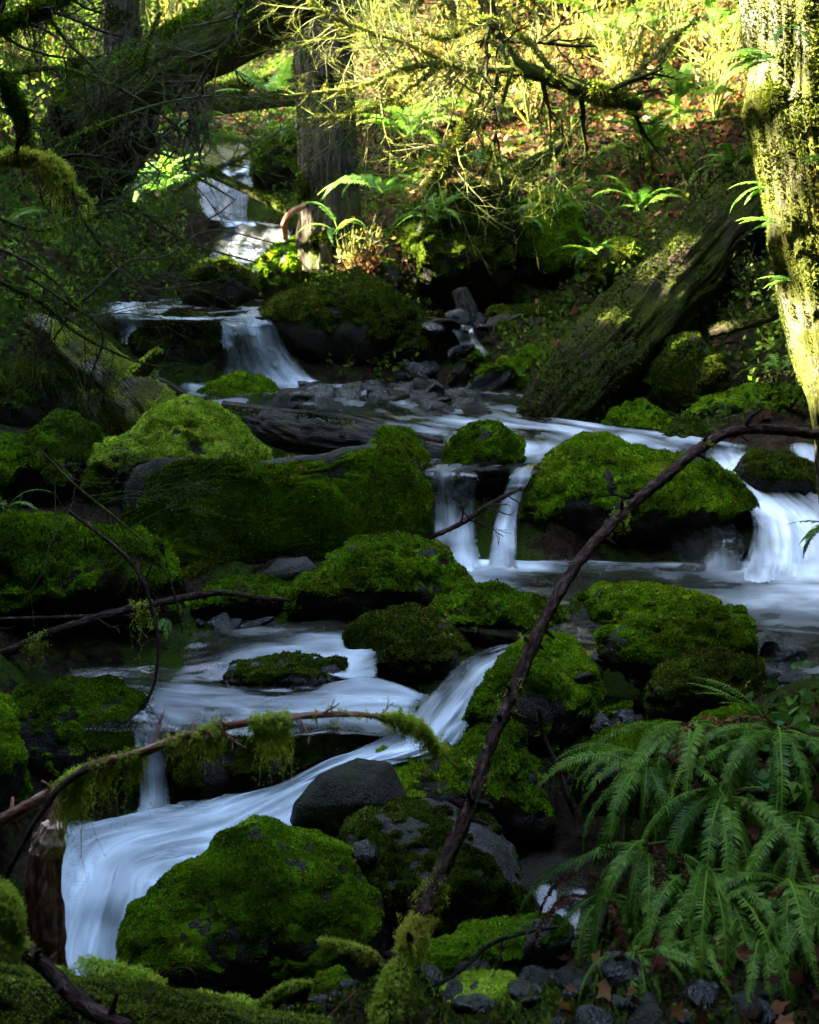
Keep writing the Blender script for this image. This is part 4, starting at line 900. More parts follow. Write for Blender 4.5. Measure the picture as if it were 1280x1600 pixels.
branch('reddish bough hung with shaggy moss over the lower waterfall', [(-60,1300,3.95),(0,1282,3.95),(70,1245,3.9),(140,1200,3.85),(215,1178,3.8),(300,1148,3.75),(380,1130,3.7),(460,1120,3.7),(540,1116,3.7),(610,1122,3.75),(655,1135,3.8),(690,1175,3.85),(715,1200,3.85)],
    [11,11,10,9,8,7,6.5,6,5,4,3.5,3,1.5], mat='bark_red', seed=3, n=200, knots=22, tw=8, twL=.10, sides=14,
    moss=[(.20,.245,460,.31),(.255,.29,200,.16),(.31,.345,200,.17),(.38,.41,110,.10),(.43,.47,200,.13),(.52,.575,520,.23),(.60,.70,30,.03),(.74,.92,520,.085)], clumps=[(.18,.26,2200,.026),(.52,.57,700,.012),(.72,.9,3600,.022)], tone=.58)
branch('dark bough hooking down behind the snapped stump', [(260,1165,3.9),(200,1180,3.88),(150,1195,3.85),(100,1225,3.8),(60,1275,3.75),(30,1330,3.7),(8,1370,3.7),(-10,1390,3.7)], [3,5,6,6,5.5,5,4,3], seed=4, n=60, tw=6, twL=.15)
branch('slim branch lying across the mossy root bank', [(-60,1050,6.9),(20,1015,6.9),(100,982,6.9),(180,958,6.95),(240,944,7.0),(310,930,7.1),(350,926,7.2),(400,933,7.3),(455,938,7.4)], [8,8,7.5,7,6.5,6,5,4.5,3], seed=5, n=90, tw=5, twL=.25, moss=[(.16,.22,60,.3),(.44,.5,90,.34)], tone=.62)
branch('thin straight stick behind the slim branch at the left', [(-40,968,7.1),(60,966,7.1),(130,963,7.1),(240,962,7.1)], [3.5,3.5,3,2], seed=6, n=30, name='stick', cat='stick')
branch('bare hanging vine dangling past the left pool', [(110,800,6.1),(150,830,6.0),(195,868,5.9),(222,905,5.85),(240,960,5.8),(248,1010,5.75),(240,1070,5.7),(222,1105,5.7),(200,1125,5.7),(175,1137,5.7)], [3,3,3.4,3.4,3,3,2.6,2.2,1.8,1.2], mat='twig', seed=7, n=90, tw=4, twL=.2, name='vine', cat='vine')
branch('second thin vine hanging in a bent loop beside the first', [(222,870,5.95),(218,930,5.9),(240,880,5.9),(262,900,5.9),(278,950,5.9),(285,990,5.9)], [1.5,1.6,1.6,1.8,1.6,1.2], seed=8, n=60, name='vine', cat='vine')
branch('forked dead twig between the two middle falls', [(660,845,8.7),(700,828,8.7),(730,812,8.7),(762,790,8.7),(790,775,8.75),(815,762,8.8)], [3.5,4,4.5,4,3.5,2], seed=9, n=40, tw=7, twL=.3, name='twig', cat='twig')
branch('bare thin stick standing up in the dark gap by the fern', [(842,1106,4.6),(850,1150,4.6),(872,1200,4.55),(885,1240,4.5),(898,1275,4.5),(908,1305,4.45)], [3,4,4,4,3.5,3], mat='twig', seed=10, n=40, tw=2, twL=.06, name='stick', cat='stick')
branch('black curved branch rising behind the bottom left stump', [(-40,1420,3.3),(20,1470,3.3),(80,1520,3.3),(130,1570,3.25),(200,1610,3.2)], [12,13,14,15,16], seed=11, n=60, knots=5, clumps=[(0,.4,2600,.045)], moss=[(0,.3,160,.09)])
branch('shaggy mossy twig end at the lower left edge', [(-40,1380,3.1),(-10,1400,3.1),(10,1430,3.1),(30,1470,3.1)], [10,10,9,6], seed=12, n=24, clumps=[(0,1,9000,.06)], moss=[(0,1,260,.12)], tone=.6)
branch('mossy spur jutting left from the foot of the arching branch', [(600,1510,3.5),(580,1490,3.5),(550,1480,3.5),(520,1473,3.5),(498,1470,3.5)], [7,6,5,4,2], seed=13, n=30, clumps=[(.1,1,2400,.016)], moss=[(.1,.9,90,.05)], tone=.62)
branch('bent bare twig arching over the foot of the big rounded boulder', [(250,1540,3.7),(262,1520,3.7),(285,1512,3.7),(302,1520,3.7),(310,1545,3.7),(330,1570,3.7)], [1.6,2,2.2,2,1.8,1.2], seed=14, n=30, tw=3, twL=.06, name='twig', cat='twig')
branch('light grey twig lying over the bottom moss slab', [(880,1448,3.9),(845,1452,3.9),(800,1462,3.85),(760,1480,3.85),(730,1508,3.8),(700,1530,3.75),(668,1545,3.75)], [3,3.5,4,4,4,3,2], mat='driftwood', seed=15, n=50, tw=4, twL=.12, name='twig', cat='twig')
branch('dark mossy stick crossing the bottom shingle', [(960,1490,3.8),(900,1520,3.75),(850,1545,3.7),(800,1580,3.6),(760,1605,3.55)], [8,9,9,8,7], seed=16, n=50, clumps=[(.4,.8,1200,.03)], name='stick', cat='stick')
branch('thick dark post leaning at the left foot of the fern', [(945,1425,3.9),(925,1470,3.85),(905,1520,3.8),(880,1610,3.7)], [11,14,15,16], mat='bark', seed=17, n=50, knots=4, name='dead_snag', cat='snag')
branch('reddish broken twig at the bottom centre', [(562,1545,3.5),(540,1565,3.5),(515,1590,3.5),(500,1610,3.5)], [2,2.5,3,3], mat='bark_red', seed=18, n=20, name='twig', cat='twig')
branch('low mossy sprig lying right of the bottom left log', [(360,1600,3.55),(420,1560,3.55),(460,1540,3.55),(500,1535,3.6)], [4,5,4,2], seed=19, n=30, clumps=[(.2,.9,1600,.022)], moss=[(.2,.9,60,.04)])
# top left thicket
TL = [([(-40,130,8.2),(60,108,8.4),(120,112,8.6),(180,135,8.8),(240,170,9),(300,215,9.3)],3.5,'arched'),([(-40,240,8.0),(60,270,8.2),(120,330,8.4),(170,400,8.6),(230,450,8.8),(330,440,9)],3,'sagging'),
      ([(30,-30,8.5),(70,20,8.5),(110,70,8.6),(150,110,8.6),(165,160,8.6)],3.5,'steep'),([(-30,330,7.5),(60,360,7.7),(120,340,7.9),(200,330,8.2),(290,350,8.6)],2.6,'wavy'),
      ([(0,440,7.4),(60,470,7.6),(120,520,7.8),(200,560,8.1),(260,575,8.4)],3.2,'straight'),([(40,430,7),(100,470,7.1),(160,520,7.2),(140,600,7.3),(140,700,7.3)],2.2,'thin crooked'),
      ([(-20,160,8),(60,200,8.2),(150,260,8.6),(220,330,9),(300,380,9.4),(400,410,9.8)],3,'long slanting'),([(-20,380,7.6),(60,420,7.6),(110,480,7.7),(60,560,7.8),(0,640,7.8)],2.2,'looping'),
      ([(250,20,9.5),(230,70,9.5),(220,110,9.5),(170,150,9.5),(100,200,9.5)],2.6,'forked'),([(375,-10,10),(370,40,10),(345,80,10),(320,115,10.1),(300,150,10.1)],5,'short stout'),
      ([(20,300,7.8),(90,230,8),(170,190,8.3),(260,160,8.8),(350,150,9.3),(440,165,9.8)],2.6,'rising'),([(130,470,8.6),(200,410,8.8),(260,400,9),(330,360,9.2),(430,380,9.6)],2.4,'low level'),
      ([(270,300,10),(320,270,10.2),(370,250,10.4),(420,215,10.6),(445,200,10.8)],3,'mossy angled'),([(60,700,6.6),(120,760,6.5),(170,800,6.4),(230,850,6.3)],2.2,'trailing')]
for q, (pts, r, w) in enumerate(TL):
    branch(w+' bare branch in the tangle at the upper left' if q < 13 else 'trailing bare branch over the left moss bank', pts, [r*.7, r, r, r*.8] if len(pts) == 4 else list(np.linspace(r*1.2, r*.4, len(pts))), mat='twig_skylit', seed=40+q, n=60, sides=7,
           tw=14, twL=.7, tdepth=2, group='bare branches in the upper left tangle', clumps=[(.0,.5,500,.022)] if q % 2 == 0 else None, moss=[(.05,.6,60,.12)] if q % 3 == 0 else None, mmat='moss', tone=.5, name='bare_branch')
branch('thick mossy bough drooping from the left edge', [(-60,262,6.2),(0,250,6.2),(45,246,6.2),(85,258,6.2),(110,290,6.2),(140,320,6.2)], [8,8,8,7,5,3], seed=60, n=60, clumps=[(0,.6,7000,.045),(.5,.8,2600,.05),(.8,1,700,.02)], moss=[(.0,.6,150,.07),(.5,.75,420,.22),(.8,1,60,.1)], mmat='moss_hang', tone=.55, tw=5, twL=.3)
branch('mossy bough hanging in the top left corner', [(-60,60,6.8),(0,40,6.8),(60,15,6.8),(120,-10,6.8)], [8,8,7,6], seed=61, n=50, clumps=[(0,1,6000,.05)], moss=[(0,1,260,.18)], mmat='moss', tone=.6, tw=8, twL=.5)
branch('short mossy bough below the top left corner', [(-60,130,7),(0,120,7),(20,150,7),(35,190,7),(40,240,7)], [10,9,8,6,4], seed=62, n=50, clumps=[(0,1,5000,.06)], moss=[(0,1,240,.22)], mmat='moss', tone=.35)
# sunlit moss covered hazel limbs at the top centre
branch('dark mossy limb dipping in an elbow at the top centre', [(745,-40,12.2),(765,20,12.2),(785,75,12.2),(815,105,12.1),(860,122,12.1),(905,138,12.1),(950,150,12.2),(1000,165,12.3)], [10,11,11,11,11,13,14,8], mat='bark_mossy', seed=70, n=120, sides=14, tw=14, twL=.8, tdepth=2, clumps=[(0,1,9000,.045),(.7,.95,5000,.12)], moss=[(.1,1,130,.10)], mmat='moss_hang', tone=.35, ang=.9)
for q, (pts, r, tw_, lab) in enumerate([([(800,108,12.1),(740,108,12),(690,98,12),(620,110,11.8),(560,135,11.6),(450,150,11.4)],6,40,'long pale limb reaching left across the fir trunk'),
      ([(870,120,12.1),(820,60,12),(760,30,12),(700,60,11.9),(640,40,11.8)],4.5,36,'pale arched limb in the sunlit branches'),
      ([(780,130,12.0),(745,160,11.9),(725,200,11.8),(700,250,11.7),(670,295,11.6)],5,30,'drooping golden limb with long moss'),
      ([(700,100,12),(640,70,11.9),(580,50,11.8),(520,25,11.7),(470,-10,11.7)],3.5,36,'thin pale limb rising to the upper left'),
      ([(690,100,12),(650,130,11.9),(600,160,11.8),(540,180,11.7),(480,185,11.6)],3.2,34,'thin pale limb sloping down over the fir trunk'),
      ([(900,130,12.1),(870,200,12),(850,260,12),(800,290,12)],3,20,'slender limb hanging over the bank'),
      ([(960,150,12.2),(1000,110,12.2),(1040,70,12.3),(1100,20,12.4)],3.4,24,'slender limb rising toward the maple trunk'),
      ([(640,30,12.6),(660,-10,12.6),(600,20,12.4),(560,60,12.3)],2.6,20,'short pale limb near the top edge')]):
    branch(lab, pts, list(np.linspace(r, r*.35, len(pts))), mat='twig_pale', seed=80+q, n=70, sides=8, tw=int(tw_*.8), twL=.7, tdepth=2, group='sunlit mossy limbs at the top centre', name='hazel_limb', cat='limb',
           clumps=[(.0,.9,2200 if q < 3 else 700,.03 if q < 3 else .014)] + ([(.35,1,6000,.075)] if q == 2 else []), moss=[(0,1,60,.10)] + ([(.3,1,420,.26)] if q == 2 else []), mmat='moss_gold', tone=.62, ang=.85)
branch('green mossy limb lying on the sunlit slope behind the elbow limb', [(880,225,14.5),(820,260,14.3),(780,290,14.1)], [9,9,6], mat='bark_mossy', seed=95, n=40, clumps=[(0,1,3500,.07)], mmat='moss_gold', tone=.6)

rng = np.random.default_rng(321)
for (a_, b_, rr_, cn) in [((130,1512,3.62),(250,1545,3.6),.035,5200),((20,1530,3.6),(110,1522,3.62),.022,2200),((300,1560,3.58),(420,1580,3.55),.024,2600),((-20,1575,3.5),(60,1590,3.48),.02,1500),((180,1585,3.5),(260,1592,3.48),.018,1200)]:
    g = Geo(); pth = catmull([P(*a_), (P(*a_)+P(*b_))/2+[0,0,.01], P(*b_)], 14); clump(g, pth, rr_*(.5+rng.random(14)), cn, rng, 3.6, tone=.62); g.build('moss_clump', M['moss_bright'], parent=fg_log)

# ------------------------------------------------------------------ ferns
def frond_arrays(L, rng, npin=34, pl=.075, droop=1.0, elev=.9, az=0.0, twist=0.0, start=.14, pw=.011, curl=.2):
    """a single frond in local space: rachis curve with narrow paired pinnae"""
    g = Geo(); K = 26; t = np.linspace(0, 1, K); e = elev - droop*t**1.15*1.9
    ds = L/(K-1); x = np.concatenate([[0], np.cumsum(np.cos(e[:-1])*ds)]); z = np.concatenate([[0], np.cumsum(np.sin(e[:-1])*ds)])
    yy = curl*L*t**2*.5
    c = np.stack([x, yy, z], 1)
    tb, tq = tube_arrays(c, [L*.0075, L*.006, L*.002], sides=4, n=K, cap=False)[0:3:2]
    g.add(tb, Q=tq, tone=.95)
    tan = norm(np.gradient(c, axis=0)); s = np.linspace(start, .995, npin)
    ci = np.stack([np.interp(s, t, c[:,k]) for k in range(3)], 1); ti = norm(np.stack([np.interp(s, t, tan[:,k]) for k in range(3)], 1))
    side0 = np.array([-math.sin(twist)*0, 1.0, 0.0]); side = norm(np.cross(np.cross(ti, np.broadcast_to(side0, ti.shape)), ti)); side = norm(side + np.array([0,0,math.sin(twist)]))
    up = norm(np.cross(ti, side)); up[up[:,2] < 0] *= 1
    prof = np.clip(np.sin(np.clip((s-start)/(1-start),0,1)**.62*math.pi)**.55, .05, 1)*(1-.35*s)
    for sg in (-1, 1):
        Lp = pl*prof*rng.uniform(.86,1.1,npin); miss = rng.random(npin) < .03; Lp = np.where(miss, Lp*.2, Lp)
        d = norm(side*sg + ti*(.30+.5*s[:,None]) - np.array([0,0,1.0])*rng.uniform(.02,.28,(npin,1)) + rng.normal(size=(npin,3))*.05)
        n_ = norm(np.cross(d, ti)); wv = norm(np.cross(n_, d))*np.minimum(pw, .55*Lp)[:,None]*.5
        b0 = ci; m1 = ci + d*(Lp*.4)[:,None]; m2 = ci + d*(Lp*.75)[:,None] + n_*0; tip = ci + d*Lp[:,None] - np.array([0,0,1])*(Lp*.12)[:,None]
        V = np.stack([b0-wv*.8, b0+wv*.8, m1-wv, m1+wv, m2-wv*.65, m2+wv*.65, tip], 1).reshape(-1,3)
        i = np.arange(npin)[:,None]*7
        Q = np.vstack([i+np.array([0,1,3,2]), i+np.array([2,3,5,4])]); T = i+np.array([4,5,6])
        g.add(V, Q=Q, T=T, tone=np.repeat(np.clip(.45+rng.normal(0,.14,npin)+.25*s,0,1),7))
    V, T, Q = g.arrays(); ca, sa = math.cos(az), math.sin(az)
    V = np.stack([V[:,0]*ca - V[:,1]*sa, V[:,0]*sa + V[:,1]*ca, V[:,2]], 1)
    return V, T, Q, np.concatenate(g.tone)
def fern(label, base, n, L, seed=0, mat='fern', az=(0, 6.28), elev=(.3,1.2), droop=(.6,1.1), group=None, npin=30, pl=.11, name='fern', parts=True, azs=None, pw=.13):
    rng = np.random.default_rng(seed+900); base = np.array(base, float); root = empty(name, base, label, 'fern', group) if parts else None
    gg = Geo()
    for k in range(n):
        a = azs[k] if azs is not None else az[0] + (az[1]-az[0])*(k+rng.uniform(.1,.9))/n
        Lk = L*rng.uniform(.7,1.15)
        V, T, Q, tn = frond_arrays(Lk, rng, npin=npin, pl=Lk*pl, droop=rng.uniform(*droop), elev=rng.uniform(*elev), az=a, curl=rng.normal()*.25, pw=Lk*pl*pw, twist=rng.normal()*.3)
        V = V + rng.normal(size=3)*L*.03; tn = np.clip(tn+rng.normal()*.12, 0, 1)
        if parts:
            g = Geo(); dead = name == 'sword_fern' and rng.random() < .09
            if dead: V = V*np.array([.9,.9,1.25]) + rng.normal(size=V.shape)*.004
            g.add(V+base, T=T, Q=Q, tone=tn*.6 if dead else tn); fo_ = g.build('frond', M['leaf_brown' if dead else mat], parent=root)
            if dead: fo_['label'] = 'withered brown frond'
        else: gg.add(V+base, T=T, Q=Q, tone=tn)
    return root if parts else tag(gg.build(name, M[mat]), label, 'fern', group)
# the large sword fern in the lower right: fronds fan out and hang over the bank
for (cx_, cy_, Yc, n, L, az0, az1, sd, lab) in [
      (1085,1140,4.55,32,.62,-3.0,-.15,1,'large sword fern at the crest of the lower right bank'), (1210,1150,4.45,30,.60,-3.0,-.15,2,'sword fern at the right end of the crest of the bank'),
      (1010,1195,4.4,15,.54,-3.0,-.15,3,'sword fern hanging from the left end of the bank'), (1130,1245,4.2,24,.56,-3.0,-.15,4,'sword fern in the middle of the bank with the brightest midribs'),
      (1250,1280,4.1,20,.54,-3.0,-.15,5,'sword fern at the right edge half way down the bank'), (1010,1330,4.1,26,.52,-3.0,-.15,6,'sword fern low on the left of the bank beside the dark post'),
      (1105,1370,3.95,28,.54,-3.0,-.15,7,'sword fern low in the middle of the bank'), (1225,1420,3.85,26,.52,-3.0,-.15,8,'sword fern at the right edge near the bottom'),
      (1030,1450,3.85,10,.36,-3.0,-.15,9,'small sword fern in the dark at the bottom of the bank'), (940,1400,3.95,14,.42,-3.0,-.15,13,'sword fern fronds over the dark post at the left foot of the bank'),(1270,1520,3.7,14,.42,-3.0,-.15,14,'sword fern in the bottom right corner'),
      (990,1530,3.65,12,.36,-3.0,-.15,15,'dim little sword fern above the bottom shingle'),(1110,1440,3.8,14,.44,-3.0,-.15,16,'sword fern just above the bottom edge, centre of the bank'),
      (1180,1545,3.7,14,.42,-3.0,-.15,11,'dark sword fern at the very bottom right'),(1080,1540,3.7,9,.38,-3.0,-.15,12,'dark sword fern at the bottom beside the shingle'),
      (1150,1490,3.75,10,.34,-3.0,-.15,10,'bottom-most sword fern, one pale frond pointing down')]:
    fb = P(cx_, cy_, Yc); fb[2] = max(fb[2], ground_z([[fb[0], fb[1]]])[0]+.05)
    fern(lab, fb, n, L, seed=sd, az=(az0, az1), elev=(.0,.7), droop=(.95,1.4), npin=40, pl=.088, group='sword ferns on the lower right bank', name='sword_fern', pw=.15)
# feathery frond reaching up above the fern bank, and the others
fern('small light fern reaching up over the fern bank', P(1200,1130,4.7), 5, .45, seed=9, az=(2.2,4.4), elev=(.5,1.1), droop=(.4,.8), npin=26, mat='fern', group='small ferns by the lower bank')
fern('small feathery fern at the left top of the fern bank', P(1010,1190,4.6), 6, .40, seed=10, az=(2.4,4.6), elev=(.3,.9), npin=26, group='small ferns by the lower bank')
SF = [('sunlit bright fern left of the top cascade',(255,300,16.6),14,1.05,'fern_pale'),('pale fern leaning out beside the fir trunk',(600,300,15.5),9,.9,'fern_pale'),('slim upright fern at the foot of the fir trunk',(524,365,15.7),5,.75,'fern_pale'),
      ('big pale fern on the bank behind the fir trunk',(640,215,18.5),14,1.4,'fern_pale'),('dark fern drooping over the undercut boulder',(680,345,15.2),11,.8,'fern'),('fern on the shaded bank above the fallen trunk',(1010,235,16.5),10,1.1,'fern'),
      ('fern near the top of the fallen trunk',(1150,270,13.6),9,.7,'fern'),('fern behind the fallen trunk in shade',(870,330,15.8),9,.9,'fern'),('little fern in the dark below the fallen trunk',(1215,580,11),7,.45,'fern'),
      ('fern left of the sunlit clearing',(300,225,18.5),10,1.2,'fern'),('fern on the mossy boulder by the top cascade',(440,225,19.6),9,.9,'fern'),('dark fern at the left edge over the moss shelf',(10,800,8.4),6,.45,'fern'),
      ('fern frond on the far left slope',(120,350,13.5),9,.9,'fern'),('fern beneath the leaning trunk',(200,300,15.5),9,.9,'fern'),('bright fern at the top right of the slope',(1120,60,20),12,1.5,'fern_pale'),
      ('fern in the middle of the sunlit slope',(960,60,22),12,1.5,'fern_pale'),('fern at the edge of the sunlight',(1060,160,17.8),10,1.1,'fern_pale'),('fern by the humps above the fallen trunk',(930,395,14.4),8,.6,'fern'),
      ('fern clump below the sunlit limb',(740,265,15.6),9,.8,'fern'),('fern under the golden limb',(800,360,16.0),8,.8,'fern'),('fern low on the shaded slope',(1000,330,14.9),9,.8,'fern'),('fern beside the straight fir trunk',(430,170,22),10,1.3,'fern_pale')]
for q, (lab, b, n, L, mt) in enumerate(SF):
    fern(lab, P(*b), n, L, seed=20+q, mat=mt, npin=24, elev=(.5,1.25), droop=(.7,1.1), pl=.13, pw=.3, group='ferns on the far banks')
# epiphytes on the sunlit maple
for q, (lab, b, n, L, az) in enumerate([('little fern growing high on the sunlit maple trunk',(1232,45,6.55),4,.17,(3.6,5.6)),('fern tuft reaching left from the burl on the maple',(1205,95,6.6),6,.30,(2.6,4.4)),('long frond fern drooping left of the maple burl',(1195,85,6.6),3,.42,(2.7,3.5)),
                                 ('green fern tuft at the left side of the maple trunk',(1200,290,6.7),4,.22,(2.5,4.0)),('fern tuft under the lower moss on the maple',(1212,345,6.7),4,.22,(2.6,4.2)),('fern leaf poking from the low trunk of the maple',(1235,440,6.7),4,.2,(2.6,4.2)),
                                 ('fern tip entering at the right edge above the cascade',(1300,820,5.6),4,.22,(2.6,4.0)),('fern tip at the right edge beside the maple moss',(1290,255,6.4),3,.2,(2.8,3.8))]):
    fern(lab, P(*b), n, L, seed=60+q, mat='fern_pale' if q != 6 else 'fern', az=az, elev=(-.1,.5), droop=(.3,.8), npin=22, pl=.17, pw=.3, group='ferns growing on the maple')
fern('tiny fern hanging under the mossy root bank', P(262,965,6.9), 3, .16, seed=80, az=(4,5.4), elev=(-.6,0), droop=(.3,.5), npin=16, pl=.2, pw=.3)

# ------------------------------------------------------------------ ivy and dead leaves among the ferns
rng = np.random.default_rng(11)
def lobed(geo, p, N, size, rng, tone, k=5):
    n = len(p); a = norm(np.cross(N, rng.normal(size=(n,3)))); b = np.cross(N, a); th = np.linspace(0, 2*math.pi, 2*k, endpoint=False)
    rad = np.where(np.arange(2*k) % 2 == 0, 1.0, .58)
    rad = np.repeat(rad[None], n, 0)*rng.uniform(.6,1.25,(n,2*k)); s = np.reshape(size*rng.uniform(.6,1.3,n), (n,1))
    cup = rng.uniform(-.25,.45,(n,1))
    ring = p[:,None] + (a[:,None]*(np.cos(th)*rad*s)[:,:,None] + b[:,None]*(np.sin(th)*rad*s)[:,:,None]) + N[:,None]*(cup*s*rad**2)[:,:,None]
    V = np.concatenate([p[:,None], ring], 1).reshape(-1,3); m = 2*k+1; i = np.arange(n)[:,None]*m; T = []
    for q in range(2*k): T.append(i+np.array([0, 1+q, 1+(q+1)%(2*k)]))
    geo.add(V, T=np.vstack(T), tone=np.repeat(np.clip(tone+rng.normal(0,.2,n),0,1), m))
def scatter_ground(xr, yr, n, rng, test=None):
    """points on the ground below the given picture window, any distance"""
    out = []
    return out
gm_V, gm_T = GV, q2t(GQ)
gn = vnormals(gm_V, gm_T)
# picture position of every ground vertex, for choosing which slopes carry which plants (the plants themselves stand on the ground)
rel = gm_V - CAM; dep = rel@FWD; sxp = 640+FPX*(rel@RGT)/np.maximum(dep,.1); syp = 800-FPX*(rel@UPV)/np.maximum(dep,.1)
tc = gm_V[gm_T].mean(1); tsx = sxp[gm_T].mean(1); tsy = syp[gm_T].mean(1); tdep = dep[gm_T].mean(1)
inview = (tdep > 2) & (tsx > -250) & (tsx < 1530) & (tsy > -350) & (tsy < 1800)
wd = np.full(len(tc), 9.0)
idx = np.where(inview)[0]
wk2 = WATER_PTS[::7]
for a in range(0, len(idx), 1500):
    q = tc[idx[a:a+1500]]; wd[idx[a:a+1500]] = np.sqrt(((q[:,None,0]-wk2[None,:,0])**2+(q[:,None,1]-wk2[None,:,1])**2).min(1))
dry = inview & (wd > .3)
w_px = np.where(dry, 1.0, 0.0)/np.maximum(tdep,1)**1.6
ta_far = w_px*(tdep > 11)
def on_ground(n, w, rng):
    p, fn, k, b = sample_surf(gm_V, gm_T, n, rng, w); fn = fn*np.sign(fn[:,2:3]); return p, fn
right = (tsx > 540)
p, N_ = on_ground(34000, ta_far*np.where(right, 3.2, .7)*np.clip((430-tsy)/230, .08, 1), rng); g = Geo()
lobed(g, p+N_*.03+rng.normal(size=p.shape)*.03, norm(N_+rng.normal(size=p.shape)*.55), .066, rng, .46+.25*fbm(p,.8,2,3))
tag(g.build('leaf_litter', M['leaf_brown'], origin=(0,0,0)), kind='stuff', label='brown fallen maple leaves lying over the wooded slopes', cat='leaves')
p, N_ = on_ground(64000, ta_far*np.where(right, .5+1.2*np.clip((tsy-200)/200,0,1), 2.0)*np.where((tsx>120)&(tsx<520)&(tsy>280)&(tsy<500), 3.5, 1), rng); g = Geo(); h = .10+.30*np.clip(fbm(p,.7,3,8)+.3,0,1)
p = p + N_*(h*rng.random(len(p)))[:,None]
leaves(g, p, N_, .085, .026, rng, 1.0, tone=.40+.35*fbm(p,.9,3,5))
tag(g.build('undergrowth', M['leaf_green'], origin=(0,0,0)), kind='stuff', label='low leafy green undergrowth covering the wooded slopes', cat='undergrowth')
p, N_ = on_ground(80000, w_px*np.where(tdep < 5, 4.0, fbm(tc, .9, 2, 9) > -.05), rng); g = Geo()
dd = np.linalg.norm(p-CAM, axis=1)
tufts(g, p, N_, .035, .008, rng, 1.3, tone=.45+.3*fbm(p,1.5,3,5))
tag(g.build('ground_moss', M['moss_dark'], origin=(0,0,0)), kind='stuff', label='dark moss carpeting the banks between the rocks', cat='moss')
p, N_ = on_ground(3800, w_px*np.where(tdep<6, .3, .8), rng); g = Geo()
for q in range(700):
    a = p[q]; d = norm(np.array([rng.normal(), rng.normal(), abs(rng.normal())*.35])); L = rng.uniform(.05,.26)*(np.linalg.norm(a-CAM)/9)
    add_tube(g, [a, a+d*L*.5+rng.normal(size=3)*L*.07, a+d*L], [.006+.004*(dd[q]>10), .004], sides=4, n=5, cap=False)
tag(g.build('twig_litter', M['twig'], origin=(0,0,0)), kind='stuff', label='small fallen twigs strewn over the ground', cat='twigs')
# near leaves: brown leaves and ivy between the fern fronds
near = dry & (tsx > 880) & (tsy > 1080) & (tdep < 5.2)
p, N_ = on_ground(420, near.astype(float), rng); g = Geo()
lobed(g, p+N_*.05+rng.uniform(0,.12,(len(p),1))*np.array([0,-.6,.5]), norm(N_+rng.normal(size=p.shape)*.6+[0,-.4,0]), .030, rng, .30)
tag(g.build('leaf_litter', M['leaf_brown'], origin=(0,0,0)), kind='stuff', label='dead brown maple leaves caught between the sword fern fronds', cat='leaves')
g = Geo()
p, N_ = on_ground(240, (near & ((tsy < 1300))).astype(float), rng)
lobed(g, p+N_*.1+rng.uniform(0,.18,(len(p),1))*np.array([0,-.5,.6]), norm(N_+rng.normal(size=p.shape)*.5+[0,-.4,0]), .034, rng, .5, k=3)
tag(g.build('ivy', M['fern'], origin=(0,0,0)), kind='stuff', label='ivy leaves creeping through the sword ferns', cat='ivy')

# patches of sunlight seen in the photo; conifer crowns and added leaf cards are cut away there
ex = norm(np.cross([0,0,1.0], SUN_DIR)); ez = norm(np.cross(SUN_DIR, ex))
def ab(p): p = np.atleast_2d(p); return np.stack([p@ex, p@ez], 1)
LIT = []                                                   # (a, b, radius)
def lit(px, py, Yc, r):
    r = r*(1.35 if Yc > 13.5 else .8 if Yc > 10 else 1.0); q = ab(P(px,py,Yc))[0]; LIT.append((q[0], q[1], r))
for (x_, y_, Y_, r_) in [(1215,130,7,.26),(1235,200,7,.26),(1225,290,7,.26),(1240,380,7,.26),(1255,460,7,.27),(1262,540,7,.27),(1275,620,7,.26),(1225,60,7,.3),(1180,160,6.8,.34),
      (700,60,21,1.0),(780,80,20,1.1),(880,60,20,1.2),(960,50,20,1.0),(1040,60,20,.9),(1120,60,19,.9),(1130,100,18.5,.4),(1000,90,19,.5),(900,90,19,.5),(800,20,23,1.3),(900,0,24,1.4),(1000,0,24,1.4),(1100,0,23,1.3),(700,0,24,1.2),
      (600,200,18.5,.4),(640,180,18.3,.4),(700,150,19,.4),(860,235,14.5,.22),(820,262,14.3,.2),(905,205,14.7,.2),(795,280,14.2,.15),
      (700,100,12,.5),(640,110,11.9,.5),(740,180,11.8,.4),(700,250,11.7,.4),(600,100,11.8,.4),(540,150,11.6,.35),(780,110,12,.22),(560,50,11.8,.3),(830,80,12,.15),(500,110,11.5,.25),
      (250,290,16.6,.55),(290,270,16.4,.3),(230,285,16.6,.3),(400,385,17.8,.14),(440,358,18.2,.20),
      (560,350,15.5,.26),(590,320,15.4,.16),(540,390,15.5,.26),(585,385,15.4,.16),
      (350,90,28,2.2),(420,80,28,2.2),(380,140,26,1.6),(300,80,28,1.2),(290,130,27,1.0),(430,120,25,1.0),(340,130,25,.9),(250,100,28,.6),(230,20,28,.8),(120,40,26,.4),(200,200,20,.2)]: lit(x_, y_, Y_, r_)
LIT = np.array(LIT)
def in_gap(p, margin):
    q = ab(p); r = np.zeros(len(p), bool)
    for a in range(0, len(p), 20000):
        w_ = 1+.30*perlin(np.c_[q[a:a+20000]*1.7, np.zeros(len(q[a:a+20000]))], 4)
        d = np.hypot(q[a:a+20000,None,0]-LIT[None,:,0], q[a:a+20000,None,1]-LIT[None,:,1]) - LIT[None,:,2]*w_[:,None]
        r[a:a+20000] = (d < margin).any(1)
    return r

